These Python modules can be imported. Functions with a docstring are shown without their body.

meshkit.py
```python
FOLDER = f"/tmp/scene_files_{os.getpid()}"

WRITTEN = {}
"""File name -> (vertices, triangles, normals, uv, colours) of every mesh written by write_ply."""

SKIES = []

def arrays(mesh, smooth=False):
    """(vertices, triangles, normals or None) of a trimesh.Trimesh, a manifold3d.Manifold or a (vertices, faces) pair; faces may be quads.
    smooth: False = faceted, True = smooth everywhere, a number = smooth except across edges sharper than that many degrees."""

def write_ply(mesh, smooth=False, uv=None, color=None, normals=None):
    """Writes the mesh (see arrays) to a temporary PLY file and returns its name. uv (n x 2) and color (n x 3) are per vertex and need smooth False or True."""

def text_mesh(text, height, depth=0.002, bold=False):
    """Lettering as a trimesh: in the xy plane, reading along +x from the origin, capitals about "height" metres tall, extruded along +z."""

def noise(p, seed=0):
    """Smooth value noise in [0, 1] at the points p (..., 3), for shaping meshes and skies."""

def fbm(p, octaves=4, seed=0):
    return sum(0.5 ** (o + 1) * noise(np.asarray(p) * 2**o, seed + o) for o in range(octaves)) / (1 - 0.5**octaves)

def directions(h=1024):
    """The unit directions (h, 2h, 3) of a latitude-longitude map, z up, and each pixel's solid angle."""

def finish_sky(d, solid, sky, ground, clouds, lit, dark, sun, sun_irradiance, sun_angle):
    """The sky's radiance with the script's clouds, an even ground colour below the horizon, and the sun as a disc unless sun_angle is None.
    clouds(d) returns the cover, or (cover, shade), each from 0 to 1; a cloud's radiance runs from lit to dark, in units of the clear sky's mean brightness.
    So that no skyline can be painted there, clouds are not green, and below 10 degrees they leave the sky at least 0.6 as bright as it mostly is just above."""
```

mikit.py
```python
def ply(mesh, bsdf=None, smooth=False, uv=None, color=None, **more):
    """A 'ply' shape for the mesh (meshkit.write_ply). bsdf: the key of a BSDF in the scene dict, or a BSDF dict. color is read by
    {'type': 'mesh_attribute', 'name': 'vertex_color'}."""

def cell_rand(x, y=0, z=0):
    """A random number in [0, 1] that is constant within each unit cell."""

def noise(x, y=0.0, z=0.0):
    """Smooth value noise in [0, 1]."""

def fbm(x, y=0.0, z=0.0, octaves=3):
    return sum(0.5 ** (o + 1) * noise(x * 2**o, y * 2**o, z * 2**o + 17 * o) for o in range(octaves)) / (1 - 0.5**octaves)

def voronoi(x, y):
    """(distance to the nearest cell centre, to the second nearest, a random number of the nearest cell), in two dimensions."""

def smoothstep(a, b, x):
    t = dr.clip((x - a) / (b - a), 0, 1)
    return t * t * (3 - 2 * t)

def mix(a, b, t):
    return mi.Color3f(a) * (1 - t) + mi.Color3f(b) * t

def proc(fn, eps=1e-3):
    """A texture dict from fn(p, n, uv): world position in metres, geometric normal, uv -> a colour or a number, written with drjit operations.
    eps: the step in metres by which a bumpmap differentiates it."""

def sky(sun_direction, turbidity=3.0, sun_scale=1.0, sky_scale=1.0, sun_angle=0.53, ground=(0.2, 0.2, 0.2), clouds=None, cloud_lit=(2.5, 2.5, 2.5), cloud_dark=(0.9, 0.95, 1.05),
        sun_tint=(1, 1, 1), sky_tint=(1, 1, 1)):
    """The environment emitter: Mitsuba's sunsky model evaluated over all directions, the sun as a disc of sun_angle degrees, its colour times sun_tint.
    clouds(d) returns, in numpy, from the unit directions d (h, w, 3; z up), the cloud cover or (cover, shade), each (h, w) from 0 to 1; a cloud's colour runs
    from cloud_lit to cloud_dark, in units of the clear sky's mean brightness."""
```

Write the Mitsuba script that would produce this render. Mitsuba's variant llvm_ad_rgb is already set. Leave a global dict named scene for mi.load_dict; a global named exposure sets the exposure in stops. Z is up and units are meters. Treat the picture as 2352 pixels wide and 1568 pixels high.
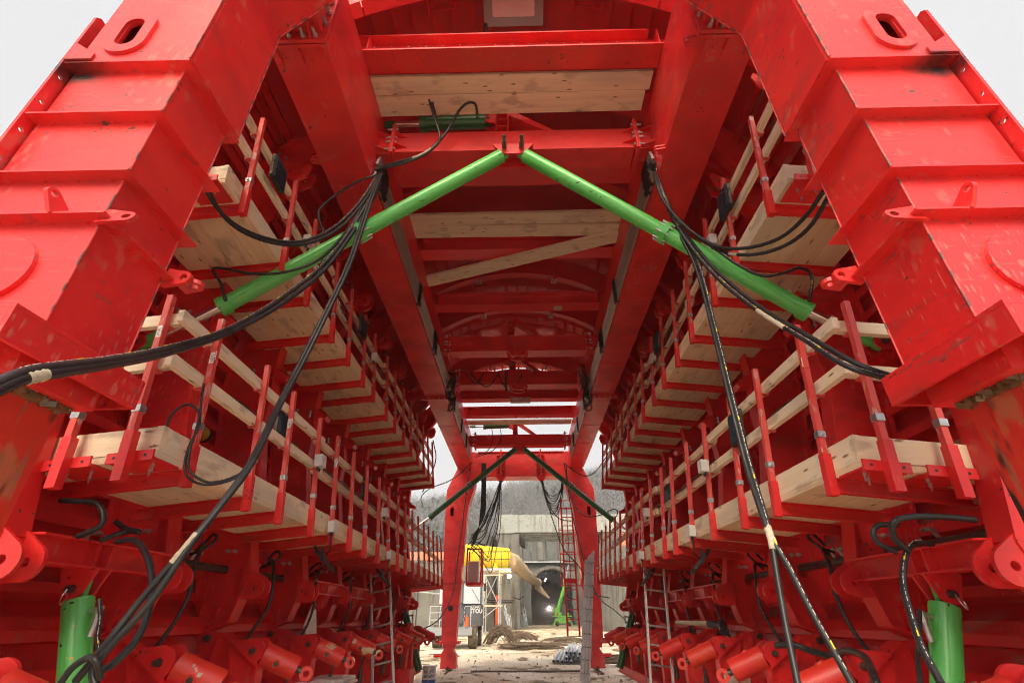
import math, random
import numpy as np, drjit as dr, mitsuba as mi, trimesh, manifold3d as m3
import mikit, meshkit
from mikit import noise, fbm, smoothstep, mix, proc, ply
random.seed(7); RNG = np.random.default_rng(7)
scene, labels = {}, {}
T = mi.ScalarTransform4f

# ---------------------------------------------------------------- camera, sky, exposure
EYE = np.array([0.05, 0.0, 1.45])
PITCH, YAW, ROLL, FPX = math.radians(29.67), math.radians(1.03), math.radians(0.3), 1111.0
FWD = np.array([-math.sin(YAW) * math.cos(PITCH), math.cos(YAW) * math.cos(PITCH), math.sin(PITCH)])
_r = np.array([math.cos(YAW), math.sin(YAW), 0.0]); _u = np.cross(_r, FWD)
UPV = _u * math.cos(ROLL) + _r * math.sin(ROLL)
scene['camera'] = {'type': 'perspective', 'fov': math.degrees(2 * math.atan(1176 / FPX)), 'fov_axis': 'x', 'near_clip': 0.05, 'far_clip': 3000.0,
                   'to_world': T().look_at(origin=EYE.tolist(), target=(EYE + FWD).tolist(), up=UPV.tolist())}
exposure = 3.6


def clouds(d):
    n = meshkit.fbm(d * np.array([2.2, 2.2, 5.0]), 4, 3)
    return np.ones(d.shape[:2]), np.clip((n - 0.35) * 1.1, 0, 1) * 0.4


scene['sky'] = mikit.sky((-0.10, -0.76, 0.62), turbidity=3, sun_scale=0.3, sun_angle=45, ground=(0.3, 0.27, 0.22), clouds=clouds,
                         cloud_lit=(0.78, 0.79, 0.81), cloud_dark=(0.54, 0.56, 0.595))


# ---------------------------------------------------------------- materials
def P(name, fn, rough=0.4, spec=0.5, metallic=0.0, coat=0.0, bump=None, bscale=1.0, sheen=0.0):
    base = {'type': 'rgb', 'value': list(fn)} if isinstance(fn, (tuple, list)) else proc(fn)
    b = {'type': 'principled', 'base_color': base, 'roughness': proc(rough) if callable(rough) else rough, 'specular': spec, 'metallic': metallic, 'clearcoat': coat, 'clearcoat_gloss': 0.8, 'sheen': sheen}
    if bump is not None:
        b = {'type': 'bumpmap', 'nested': proc(bump, 2e-3), 'scale': bscale, 'bsdf': b}
    scene[name] = {'type': 'twosided', 'bsdf': b} if bump is None else {'type': 'twosided', 'bsdf': b}


RED = (0.68, 0.022, 0.024)
RED2 = (0.55, 0.017, 0.023)


def red_paint(p, n, uv):
    a = fbm(p.x * 2.3, p.y * 2.3, p.z * 2.3, 3)
    c = mix(RED, RED2, smoothstep(0.35, 0.75, a))
    s = noise(p.x * 9, p.y * 9, p.z * 9) * noise(p.x * 43 + 5, p.y * 43, p.z * 43)
    c = mix(c, (0.10, 0.03, 0.025), smoothstep(0.62, 0.74, s))
    d = fbm(p.x * 4 + 9, p.y * 4, p.z * 1.6, 3) * noise(p.x * 30, p.y * 30, p.z * 12)
    c = mix(c, (0.55, 0.17, 0.13), smoothstep(0.36, 0.6, d) * 0.35)
    e = fbm(p.x * 1.7, p.y * 1.7 + 6, p.z * 5.0, 4)
    c = mix(c, (0.30, 0.035, 0.03), smoothstep(0.54, 0.74, e) * 0.35)
    k = fbm(p.x * 0.9 + 2, p.y * 0.9, p.z * 0.9, 2) * noise(p.x * 75, p.y * 75, p.z * 16)
    return mix(c, (0.66, 0.30, 0.25), smoothstep(0.52, 0.66, k) * 0.28)


def red_leg(p, n, uv):
    c = red_paint(p, n, uv)
    # hand marks, rub marks and soot on the big front legs
    s = noise(p.x * 14, p.y * 14, p.z * 55) * fbm(p.x * 3.1 + 4, p.y * 3, p.z * 2.4, 3)
    c = mix(c, (0.28, 0.05, 0.05), smoothstep(0.42, 0.56, s) * 0.7)
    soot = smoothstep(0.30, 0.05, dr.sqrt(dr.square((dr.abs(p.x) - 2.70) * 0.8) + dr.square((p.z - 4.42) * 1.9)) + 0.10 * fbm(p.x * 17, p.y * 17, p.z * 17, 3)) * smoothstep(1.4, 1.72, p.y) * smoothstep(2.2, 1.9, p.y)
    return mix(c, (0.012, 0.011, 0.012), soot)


def red_crown_lightened(p, n, uv):  # same red paint lightened; brightness for the dim vault put into the colour
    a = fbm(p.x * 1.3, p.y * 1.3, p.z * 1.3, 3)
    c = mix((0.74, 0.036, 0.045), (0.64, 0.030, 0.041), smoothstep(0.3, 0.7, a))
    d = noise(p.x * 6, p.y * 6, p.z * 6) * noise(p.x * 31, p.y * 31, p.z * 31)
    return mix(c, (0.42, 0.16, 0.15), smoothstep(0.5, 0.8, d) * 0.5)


def red_dusty(p, n, uv):
    c = red_paint(p, n, uv)
    m = smoothstep(0.52, 0.66, fbm(p.x * 5, p.y * 2.4, p.z * 7, 4)) * smoothstep(2.1, 3.2, p.x + 0.6 * noise(p.y * 2, p.z * 2)) * smoothstep(4.6, 3.6, p.y)
    m2 = smoothstep(0.62, 0.74, fbm(p.x * 6 + 3, p.y * 3, p.z * 6, 4)) * 0.4
    return mix(c, (0.34, 0.25, 0.20), dr.maximum(m, m2))


def red_jack(p, n, uv):
    c = mix(RED, (0.60, 0.05, 0.025), noise(p.x * 5, p.y * 5, p.z * 5))
    m = smoothstep(0.60, 0.645, fbm(p.x * 7, p.y * 5, p.z * 7, 4)) * smoothstep(0.2, -0.3, p.x)
    return mix(c, (0.55, 0.42, 0.28), m * smoothstep(0.35, 0.5, noise(p.y * 0.68 + 3.3, 0.0, 0.0)))


def red_tube(p, n, uv):
    c = mix((0.64, 0.042, 0.022), (0.50, 0.025, 0.022), fbm(p.x * 3, p.y * 3, p.z * 1.5, 3))
    s = fbm(p.x * 26, p.y * 26, p.z * 3.0, 4)
    c = mix(c, (0.30, 0.10, 0.06), smoothstep(0.55, 0.72, s) * 0.8)
    k = fbm(p.x * 9 + 2, p.y * 9, p.z * 2.2, 4)
    c = mix(c, (0.03, 0.018, 0.015), smoothstep(0.56, 0.66, k))
    g = fbm(p.x * 12, p.y * 12, p.z * 4 + 7, 4)
    return mix(c, (0.38, 0.20, 0.10), smoothstep(0.58, 0.72, g) * 0.5)


rough_paint2 = lambda p, n, uv: 0.26 + 0.24 * fbm(p.x * 3.0, p.y * 3.0, p.z * 3.0, 4)
P('red_paint', red_paint, rough_paint2, 0.5, coat=0.2)
rough_paint = lambda p, n, uv: 0.24 + 0.22 * fbm(p.x * 3.0, p.y * 3.0, p.z * 3.0, 4)
P('red_leg', red_leg, rough_paint, 0.7, coat=0.5)
P('edge_paint', lambda p, n, uv: mix((0.62, 0.06, 0.06), (0.16, 0.05, 0.045), smoothstep(0.5, 0.7, noise(p.x * 18, p.y * 18, p.z * 18))), 0.45, 0.5)
P('red_crown_lightened', red_crown_lightened, 0.36, 0.6, coat=0.2)
P('red_dusty', red_dusty, 0.38, 0.5, coat=0.15)
P('red_jack', red_jack, 0.33, 0.55, coat=0.3)
P('red_tube', red_tube, 0.30, 0.6, coat=0.3, bump=lambda p, n, uv: 0.0015 * fbm(p.x * 40, p.y * 40, p.z * 9, 3), bscale=1.0)


def post_paint(p, n, uv):
    c = mix((0.60, 0.045, 0.04), (0.66, 0.09, 0.08), noise(p.x * 3, p.y * 11, p.z * 4))
    w = fbm(p.x * 35, p.y * 35, p.z * 8, 3)
    c = mix(c, (0.55, 0.42, 0.40), smoothstep(0.60, 0.75, w) * 0.7)
    return c


P('post_paint', post_paint, 0.45, 0.5)


def wood(c1, c2, ax):
    def fn(p, n, uv):
        q = [p.x, p.y, p.z]
        l = q[ax]; o = [q[i] for i in range(3) if i != ax]
        g = noise(l * 1.6, o[0] * 85, o[1] * 85)
        w = fbm(l * 0.9 + 3, o[0] * 14, o[1] * 14, 3)
        r = 0.5 + 0.5 * dr.sin(60 * o[0] + 34 * o[1] + 7 * w + 1.2 * l)
        c = mix(c1, c2, 0.45 * g + 0.12 * r + 0.43 * w)
        kx, kz = l * 2.6, o[0] * 9 + o[1] * 9
        a, b, k = mikit.voronoi(kx, kz)
        c = mix(c, (0.16, 0.075, 0.035), smoothstep(0.13, 0.04, a) * (k > 0.62) * 0.85)
        st = smoothstep(0.56, 0.74, fbm(l * 4 + 8, o[0] * 9, o[1] * 9, 4))
        c = mix(c, (0.24, 0.185, 0.15), st * 0.42)
        gr = smoothstep(0.48, 0.70, fbm(l * 0.8 + 1, o[0] * 2.5 + 4, o[1] * 2.5, 3))
        return mix(c, (0.42, 0.385, 0.35), gr * 0.45)
    return fn


WB = lambda ax: (lambda p, n, uv: 0.0012 * noise([p.x, p.y, p.z][ax] * 3, [p.x, p.y, p.z][(ax + 1) % 3] * 120, [p.x, p.y, p.z][(ax + 2) % 3] * 120))
P('timber_long', wood((0.82, 0.70, 0.53), (0.66, 0.51, 0.345), 1), 0.75, 0.2)
P('timber_warm', wood((0.80, 0.66, 0.48), (0.62, 0.46, 0.30), 1), 0.75, 0.2)
P('timber_pale', wood((0.84, 0.75, 0.60), (0.72, 0.60, 0.44), 1), 0.75, 0.2)
P('timber_across', wood((0.82, 0.70, 0.56), (0.62, 0.48, 0.355), 0), 0.75, 0.2)
P('timber_end', wood((0.82, 0.73, 0.57), (0.68, 0.56, 0.40), 0), 0.75, 0.2)


def green_fn(p, n, uv):
    c = mix((0.075, 0.46, 0.085), (0.11, 0.56, 0.14), noise(p.x * 3, p.y * 3, p.z * 3))
    s = noise(p.x * 21, p.y * 21, p.z * 21) * noise(p.x * 70, p.y * 70, p.z * 70)
    c = mix(c, (0.55, 0.42, 0.05), smoothstep(0.60, 0.70, s))
    s2 = noise(p.x * 13 + 4, p.y * 13, p.z * 13) * noise(p.x * 55, p.y * 55, p.z * 55)
    return mix(c, (0.012, 0.02, 0.01), smoothstep(0.62, 0.70, s2))


P('green_paint', green_fn, 0.28, 0.6, coat=0.5)
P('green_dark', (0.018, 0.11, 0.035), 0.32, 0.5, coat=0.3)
P('lime_paint', (0.20, 0.62, 0.10), 0.4, 0.5)
P('chrome', (0.78, 0.78, 0.80), 0.16, 0.5, 1.0)
P('zinc', lambda p, n, uv: mix((0.62, 0.63, 0.65), (0.40, 0.41, 0.43), noise(p.x * 30, p.y * 30, p.z * 30)), 0.38, 0.5, 0.85)
P('aluminium', lambda p, n, uv: mix((0.66, 0.68, 0.72), (0.45, 0.47, 0.52), noise(p.x * 12, p.y * 12, p.z * 4)), 0.36, 0.5, 0.75)
P('dark_steel', lambda p, n, uv: mix((0.16, 0.14, 0.125), (0.07, 0.06, 0.055), noise(p.x * 25, p.y * 25, p.z * 25)), 0.42, 0.5, 0.7)
P('pipe_steel', lambda p, n, uv: mix((0.52, 0.49, 0.45), (0.36, 0.33, 0.29), noise(p.x * 20, p.y * 3, p.z * 20)), 0.33, 0.5, 0.7)
P('rubber', lambda p, n, uv: mix((0.012, 0.014, 0.018), (0.028, 0.030, 0.034), noise(p.x * 14, p.y * 14, p.z * 14)), 0.36, 0.45)
P('black_plastic', (0.012, 0.016, 0.024), 0.45, 0.5)
P('navy_glass', (0.02, 0.035, 0.055), 0.18, 0.6)
P('grey_plastic', (0.60, 0.62, 0.63), 0.45, 0.5)
P('lamp_grey', (0.30, 0.33, 0.36), 0.4, 0.5)
P('white_paint', (0.80, 0.80, 0.80), 0.5, 0.4)
P('tape', lambda p, n, uv: mix((0.55, 0.52, 0.42), (0.38, 0.34, 0.26), noise(p.x * 60, p.y * 60, p.z * 60)), 0.55, 0.4)
P('yellow_mark', (0.75, 0.62, 0.05), 0.5, 0.4)
P('grease', lambda p, n, uv: mix((0.20, 0.12, 0.05), (0.05, 0.035, 0.02), noise(p.x * 30, p.y * 30, p.z * 30)), 0.25, 0.6, coat=0.5)
P('vibrator_yellow', (0.42, 0.27, 0.03), 0.5, 0.4)


def concrete(c1, c2, st):
    def fn(p, n, uv):
        a = fbm(p.x * 0.5, p.y * 0.5, p.z * 0.5, 4)
        c = mix(c1, c2, a)
        v = fbm(p.x * 2.2, p.y * 2.2, p.z * 0.25, 4)
        c = mix(c, st, smoothstep(0.50, 0.72, v) * 0.8)
        f = fbm(p.x * 5, p.y * 5, p.z * 5, 3)
        return mix(c, (0.10, 0.09, 0.07), smoothstep(0.62, 0.8, f) * 0.5)
    return fn


P('concrete', concrete((0.25, 0.255, 0.24), (0.16, 0.16, 0.15), (0.09, 0.085, 0.075)), 0.85, 0.2)
P('concrete_pale', concrete((0.42, 0.46, 0.45), (0.34, 0.375, 0.365), (0.25, 0.265, 0.25)), 0.85, 0.2)
P('concrete_grey', concrete((0.19, 0.21, 0.215), (0.12, 0.135, 0.14), (0.07, 0.075, 0.08)), 0.85, 0.2)
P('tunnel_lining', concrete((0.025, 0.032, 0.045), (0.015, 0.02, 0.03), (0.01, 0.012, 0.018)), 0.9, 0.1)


def mud(p, n, uv):
    a = fbm(p.x * 0.45, p.y * 0.25, 0.0, 4)
    c = mix((0.58, 0.50, 0.385), (0.40, 0.325, 0.23), smoothstep(0.3, 0.75, a))
    b = fbm(p.x * 1.9, p.y * 1.3, 4.0, 5)
    c = mix(c, (0.17, 0.125, 0.08), smoothstep(0.58, 0.74, b))
    w = fbm(p.x * 0.35 + 7, p.y * 0.35, 2.0, 4)
    c = mix(c, (0.66, 0.61, 0.51), smoothstep(0.52, 0.70, w) * 0.7)
    s = noise(p.x * 14, p.y * 14, 0.0) * noise(p.x * 31, p.y * 31, 5.0)
    c = mix(c, (0.10, 0.075, 0.05), smoothstep(0.45, 0.62, s) * 0.8)
    r = dr.abs(p.x - 0.25 * dr.sin(p.y * 0.2) + 0.9)
    c = mix(c, (0.42, 0.33, 0.23), smoothstep(0.45, 0.2, r) * 0.4)
    far = smoothstep(60.0, 110.0, p.y)
    return mix(c, (0.30, 0.235, 0.16), far * 0.5)


P('mud', mud, 0.9, 0.15, bump=lambda p, n, uv: 0.03 * fbm(p.x * 2.5, p.y * 2.5, 0.0, 4) + 0.012 * fbm(p.x * 14, p.y * 14, 0.0, 3))
P('red_soil', lambda p, n, uv: mix((0.42, 0.20, 0.11), (0.30, 0.16, 0.09), fbm(p.x * 0.4, p.y * 0.4, p.z * 0.4, 4)), 0.95, 0.1)
P('hill_litter', lambda p, n, uv: mix((0.26, 0.22, 0.18), (0.17, 0.15, 0.13), fbm(p.x * 0.12, p.y * 0.12, p.z * 0.12, 4)), 0.95, 0.1)
P('twig_hazed', lambda p, n, uv: mix((0.27, 0.285, 0.315), (0.18, 0.195, 0.225), noise(p.x * 0.15, p.y * 0.15, p.z * 0.2)), 0.9, 0.1)  # tinted pale grey-blue, distance haze put into the tree colour
P('conifer', lambda p, n, uv: mix((0.08, 0.125, 0.125), (0.125, 0.17, 0.165), noise(p.x * 0.2, p.y * 0.2, p.z * 0.25)), 0.9, 0.1)
P('rust_bar', lambda p, n, uv: mix((0.25, 0.19, 0.14), (0.13, 0.095, 0.07), noise(p.x * 9, p.y * 9, p.z * 9)), 0.7, 0.3, 0.3)
P('yellow_paint', lambda p, n, uv: mix((0.85, 0.62, 0.01), (0.75, 0.52, 0.02), noise(p.x, p.y, p.z)), 0.4, 0.5)
P('canvas', lambda p, n, uv: mix((0.55, 0.45, 0.31), (0.40, 0.31, 0.21), fbm(p.x * 2, p.y * 0.7, p.z * 2, 3)), 0.85, 0.2)
P('orange_paint', (0.80, 0.13, 0.04), 0.5, 0.4)
P('mesh_orange', (0.66, 0.30, 0.20), 0.7, 0.2)
P('tyre', lambda p, n, uv: mix((0.22, 0.17, 0.11), (0.05, 0.045, 0.04), noise(p.x * 8, p.y * 8, p.z * 8)), 0.85, 0.2)
P('cab_grey', (0.09, 0.10, 0.115), 0.5, 0.5)
P('glass_pale', (0.55, 0.62, 0.68), 0.12, 0.6)
P('blue_print', (0.05, 0.12, 0.42), 0.5, 0.4)
P('galv', (0.45, 0.50, 0.55), 0.5, 0.5, 0.5)


# ---------------------------------------------------------------- mesh helpers
class B:
    def __init__(s): s.v, s.f, s.n = [], [], 0
    def add(s, v, f):
        v = np.asarray(v, float); s.v.append(v); s.f.append(np.asarray(f, int) + s.n); s.n += len(v); return s
    def tm(s): return (np.vstack(s.v), np.vstack(s.f))
    def obox(s, c, size, R=np.eye(3)):
        h = np.array(size) / 2.0
        q = np.array([[x, y, z] for x in (-1, 1) for y in (-1, 1) for z in (-1, 1)]) * h
        if np.linalg.det(np.asarray(R, float)) < 0: q[:, 0] *= -1
        f = [[0, 1, 3], [0, 3, 2], [4, 6, 7], [4, 7, 5], [0, 4, 5], [0, 5, 1], [2, 3, 7], [2, 7, 6], [0, 2, 6], [0, 6, 4], [1, 5, 7], [1, 7, 3]]
        v = q @ np.asarray(R, float) + np.array(c)
        if np.linalg.det(np.asarray(R, float)) < 0: pass
        vv = np.array(v); ff = np.array(f)
        a = vv[ff[:, 0]]; nn = np.cross(vv[ff[:, 1]] - a, vv[ff[:, 2]] - a)
        out = ((a + vv[ff[:, 1]] + vv[ff[:, 2]]) / 3 - np.array(c))
        flip = (nn * out).sum(1) < 0
        ff[flip] = ff[flip][:, ::-1]
        return s.add(vv, ff)
    def box(s, x0, x1, y0, y1, z0, z1): return s.obox(((x0 + x1) / 2, (y0 + y1) / 2, (z0 + z1) / 2), (abs(x1 - x0), abs(y1 - y0), abs(z1 - z0)))
    def prism(s, polys, h, frame):
        """polys: list of closed 2-D outlines (outer and holes); extruded by h. frame(x, y, t) -> (n, 3) points."""
        cs = m3.CrossSection([np.asarray(p, float) for p in polys], m3.FillRule.EvenOdd)
        m = cs.extrude(h).to_mesh(); q = np.asarray(m.vert_properties)[:, :3]; f = np.asarray(m.tri_verts)
        v = frame(q[:, 0], q[:, 1], q[:, 2])
        w = v[f]; vol = (w[:, 0] * np.cross(w[:, 1], w[:, 2])).sum()
        c = v.mean(0); w = w - c; vol = (w[:, 0] * np.cross(w[:, 1], w[:, 2])).sum()
        return s.add(v, f if vol > 0 else f[:, ::-1])
    def xz(s, polys, y0, h): return s.prism(polys, h, lambda a, b, t: np.stack([a, y0 + t, b], 1))
    def yz(s, polys, x0, h): return s.prism(polys, h, lambda a, b, t: np.stack([x0 + t, a, b], 1))
    def xy(s, polys, z0, h): return s.prism(polys, h, lambda a, b, t: np.stack([a, b, z0 + t], 1))
    def cyl(s, p0, p1, r, n=16, r1=None, caps=True):
        p0, p1 = np.array(p0, float), np.array(p1, float); d = p1 - p0; L = np.linalg.norm(d); d = d / L
        a = np.cross(d, [0, 0, 1.0] if abs(d[2]) < 0.9 else [1.0, 0, 0]); a /= np.linalg.norm(a); b = np.cross(d, a)
        t = np.arange(n) / n * 2 * np.pi; ring = np.outer(np.cos(t), a) + np.outer(np.sin(t), b); r1 = r if r1 is None else r1
        v = np.vstack([p0 + ring * r, p1 + ring * r1, [p0], [p1]]); f = []
        for i in range(n):
            j = (i + 1) % n; f += [[i, n + j, j], [i, n + i, n + j]]
            f = [x for x in f]
        f = [[i, j, k] for i, k, j in f]
        if caps:
            for i in range(n):
                j = (i + 1) % n; f += [[2 * n, j, i], [2 * n + 1, n + i, n + j]]
        ff = np.array(f); a0 = v[ff[:, 0]]; nn = np.cross(v[ff[:, 1]] - a0, v[ff[:, 2]] - a0); mid = v[ff].mean(1)
        ax = p0 + np.outer((mid - p0) @ d, d); out = mid - ax; capm = np.linalg.norm(out, axis=1) < 0.6 * min(r, r1)
        out[capm] = (mid - (p0 + p1) / 2)[capm]
        flip = (nn * out).sum(1) < 0; ff[flip] = ff[flip][:, ::-1]
        return s.add(v, ff)
    def tube(s, pts, r, n=8, rr=None):
        pts = np.asarray(pts, float); m = len(pts); d = np.gradient(pts, axis=0); d /= np.linalg.norm(d, axis=1, keepdims=True)
        a = np.cross(d[0], [0.3, 0.2, 0.93]); a /= np.linalg.norm(a); V = []
        t = np.arange(n) / n * 2 * np.pi
        for i in range(m):
            a = a - d[i] * (a @ d[i]); a /= np.linalg.norm(a); b = np.cross(d[i], a)
            V.append(pts[i] + (r if rr is None else rr[i]) * (np.outer(np.cos(t), a) + np.outer(np.sin(t), b)))
        f = []
        for i in range(m - 1):
            for k in range(n):
                l = (k + 1) % n; p, q = i * n, (i + 1) * n
                f += [[p + k, p + l, q + l], [p + k, q + l, q + k]]
        for k in range(1, n - 1): f += [[0, k + 1, k], [(m - 1) * n, (m - 1) * n + k, (m - 1) * n + k + 1]]
        return s.add(np.vstack(V), f)


def spline(pts, k=8):
    P_ = np.asarray(pts, float); P_ = np.vstack([2 * P_[0] - P_[1], P_, 2 * P_[-1] - P_[-2]]); out = []
    for i in range(1, len(P_) - 2):
        a, b, c, d = P_[i - 1:i + 3]
        for t in np.arange(k) / k:
            out.append(0.5 * (2 * b + (c - a) * t + (2 * a - 5 * b + 4 * c - d) * t * t + (3 * b - a - 3 * c + d) * t ** 3))
    out.append(P_[-2]); return np.array(out)


def disc(cx, cy, r, n=20): return [(cx + r * math.cos(2 * math.pi * i / n), cy + r * math.sin(2 * math.pi * i / n)) for i in range(n)]
def slot(cx, cy, w, h, n=12):
    r = w / 2; o = (h - w) / 2
    return [(cx + r * math.cos(math.pi * i / n), cy + o + r * math.sin(math.pi * i / n)) for i in range(n + 1)] + [(cx - r * math.cos(math.pi * i / n), cy - o - r * math.sin(math.pi * i / n)) for i in range(n + 1)]


COUNT = {}
def numbered(base, parent=None):
    k = (parent + '__' if parent else '') + base; n = COUNT.get(k, 0); COUNT[k] = n + 1
    return k if n == 0 else f'{k}_{n:03d}'
def thing(name, label, cat, group=None, kind=None):
    k = numbered(name); labels[k] = {'label': label, 'category': cat}
    if group: labels[k]['group'] = group
    if kind: labels[k]['kind'] = kind
    return k
def part(parent, name, b, mat, smooth=False, label=None, kind=None):
    k = numbered(name, parent); scene[k] = ply(b.tm() if isinstance(b, B) else b, mat, smooth=smooth)
    if label or kind:
        labels[k] = {}
        if label: labels[k]['label'] = label
        if kind: labels[k]['kind'] = kind
    return k
def single(name, label, cat, b, mat, smooth=False, group=None, kind=None):
    k = thing(name, label, cat, group, kind); scene[k] = ply(b.tm() if isinstance(b, B) else b, mat, smooth=smooth); return k
def struct(name, b, mat, smooth=False, kind='structure', label=None):
    k = numbered(name); scene[k] = ply(b.tm() if isinstance(b, B) else b, mat, smooth=smooth); labels[k] = {'kind': kind}
    if label: labels[k]['label'] = label
    return k
ORD = ['nearest', 'second nearest', 'third nearest', 'fourth nearest', 'fifth nearest', 'sixth nearest', 'seventh nearest', 'eighth nearest', 'farthest']

# ---------------------------------------------------------------- the setting: ground, hills
gx = np.concatenate([np.linspace(-420, -40, 20)[:-1], np.linspace(-40, -9, 16)[:-1], np.linspace(-9, 12, 64), np.linspace(13, 40, 14), np.linspace(60, 420, 20)])
gy = np.concatenate([np.linspace(-60, 8, 18)[:-1], np.linspace(8, 50, 110)[:-1], np.linspace(50, 130, 80), np.linspace(140, 700, 30)])
GX, GY = np.meshgrid(gx, gy, indexing='ij')
def ground_z(x, y):
    p = np.stack([x * 0.6, y * 0.6, 0 * x], -1); z = (meshkit.fbm(p, 4, 5) - 0.5) * 0.12
    p2 = np.stack([x * 2.6, y * 2.2, 0 * x], -1); z = z + (meshkit.fbm(p2, 3, 8) - 0.5) * 0.07
    m = np.exp(-((x - 3.2) / 4.0) ** 2 - ((y - 52) / 9.0) ** 2) * 0.42 * (0.4 + meshkit.fbm(np.stack([x * .7, y * .5, 0 * x], -1), 4, 9))
    return z + m - 0.04
GZ = ground_z(GX, GY)
def grid_faces(a, b): 
    i, j = np.meshgrid(np.arange(a - 1), np.arange(b - 1), indexing='ij'); q = (i * b + j).ravel()
    return np.vstack([np.stack([q, q + b, q + b + 1], 1), np.stack([q, q + b + 1, q + 1], 1)])
struct('ground', (np.stack([GX.ravel(), GY.ravel(), GZ.ravel()], 1), grid_faces(len(gx), len(gy))), 'mud', smooth=True)

hx = np.linspace(-240, 240, 90); hy = np.linspace(132, 420, 60); HX, HY = np.meshgrid(hx, hy, indexing='ij')
def hill_z(x, y):
    ridge = np.interp(x, [-240, -70, -45, -24, -11, 2, 22, 36, 44, 56, 110, 240], [30, 38, 42, 46, 48.5, 53, 55.5, 57, 62, 63, 70, 60])
    ridge = ridge + (meshkit.fbm(np.stack([x * .04, y * .02, 0 * x], -1), 3, 2) - .5) * 5
    return ridge * np.clip((y - 132) / 118.0, 0, 1.0) ** 0.72 + (meshkit.fbm(np.stack([x * .05, y * .05, 0 * x], -1), 3, 4) - .5) * 6 * np.clip((y - 132) / 30, 0, 1) - 0.5
struct('hills', (np.stack([HX.ravel(), HY.ravel(), hill_z(HX, HY).ravel()], 1), grid_faces(90, 60)), 'hill_litter', smooth=True)


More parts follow.
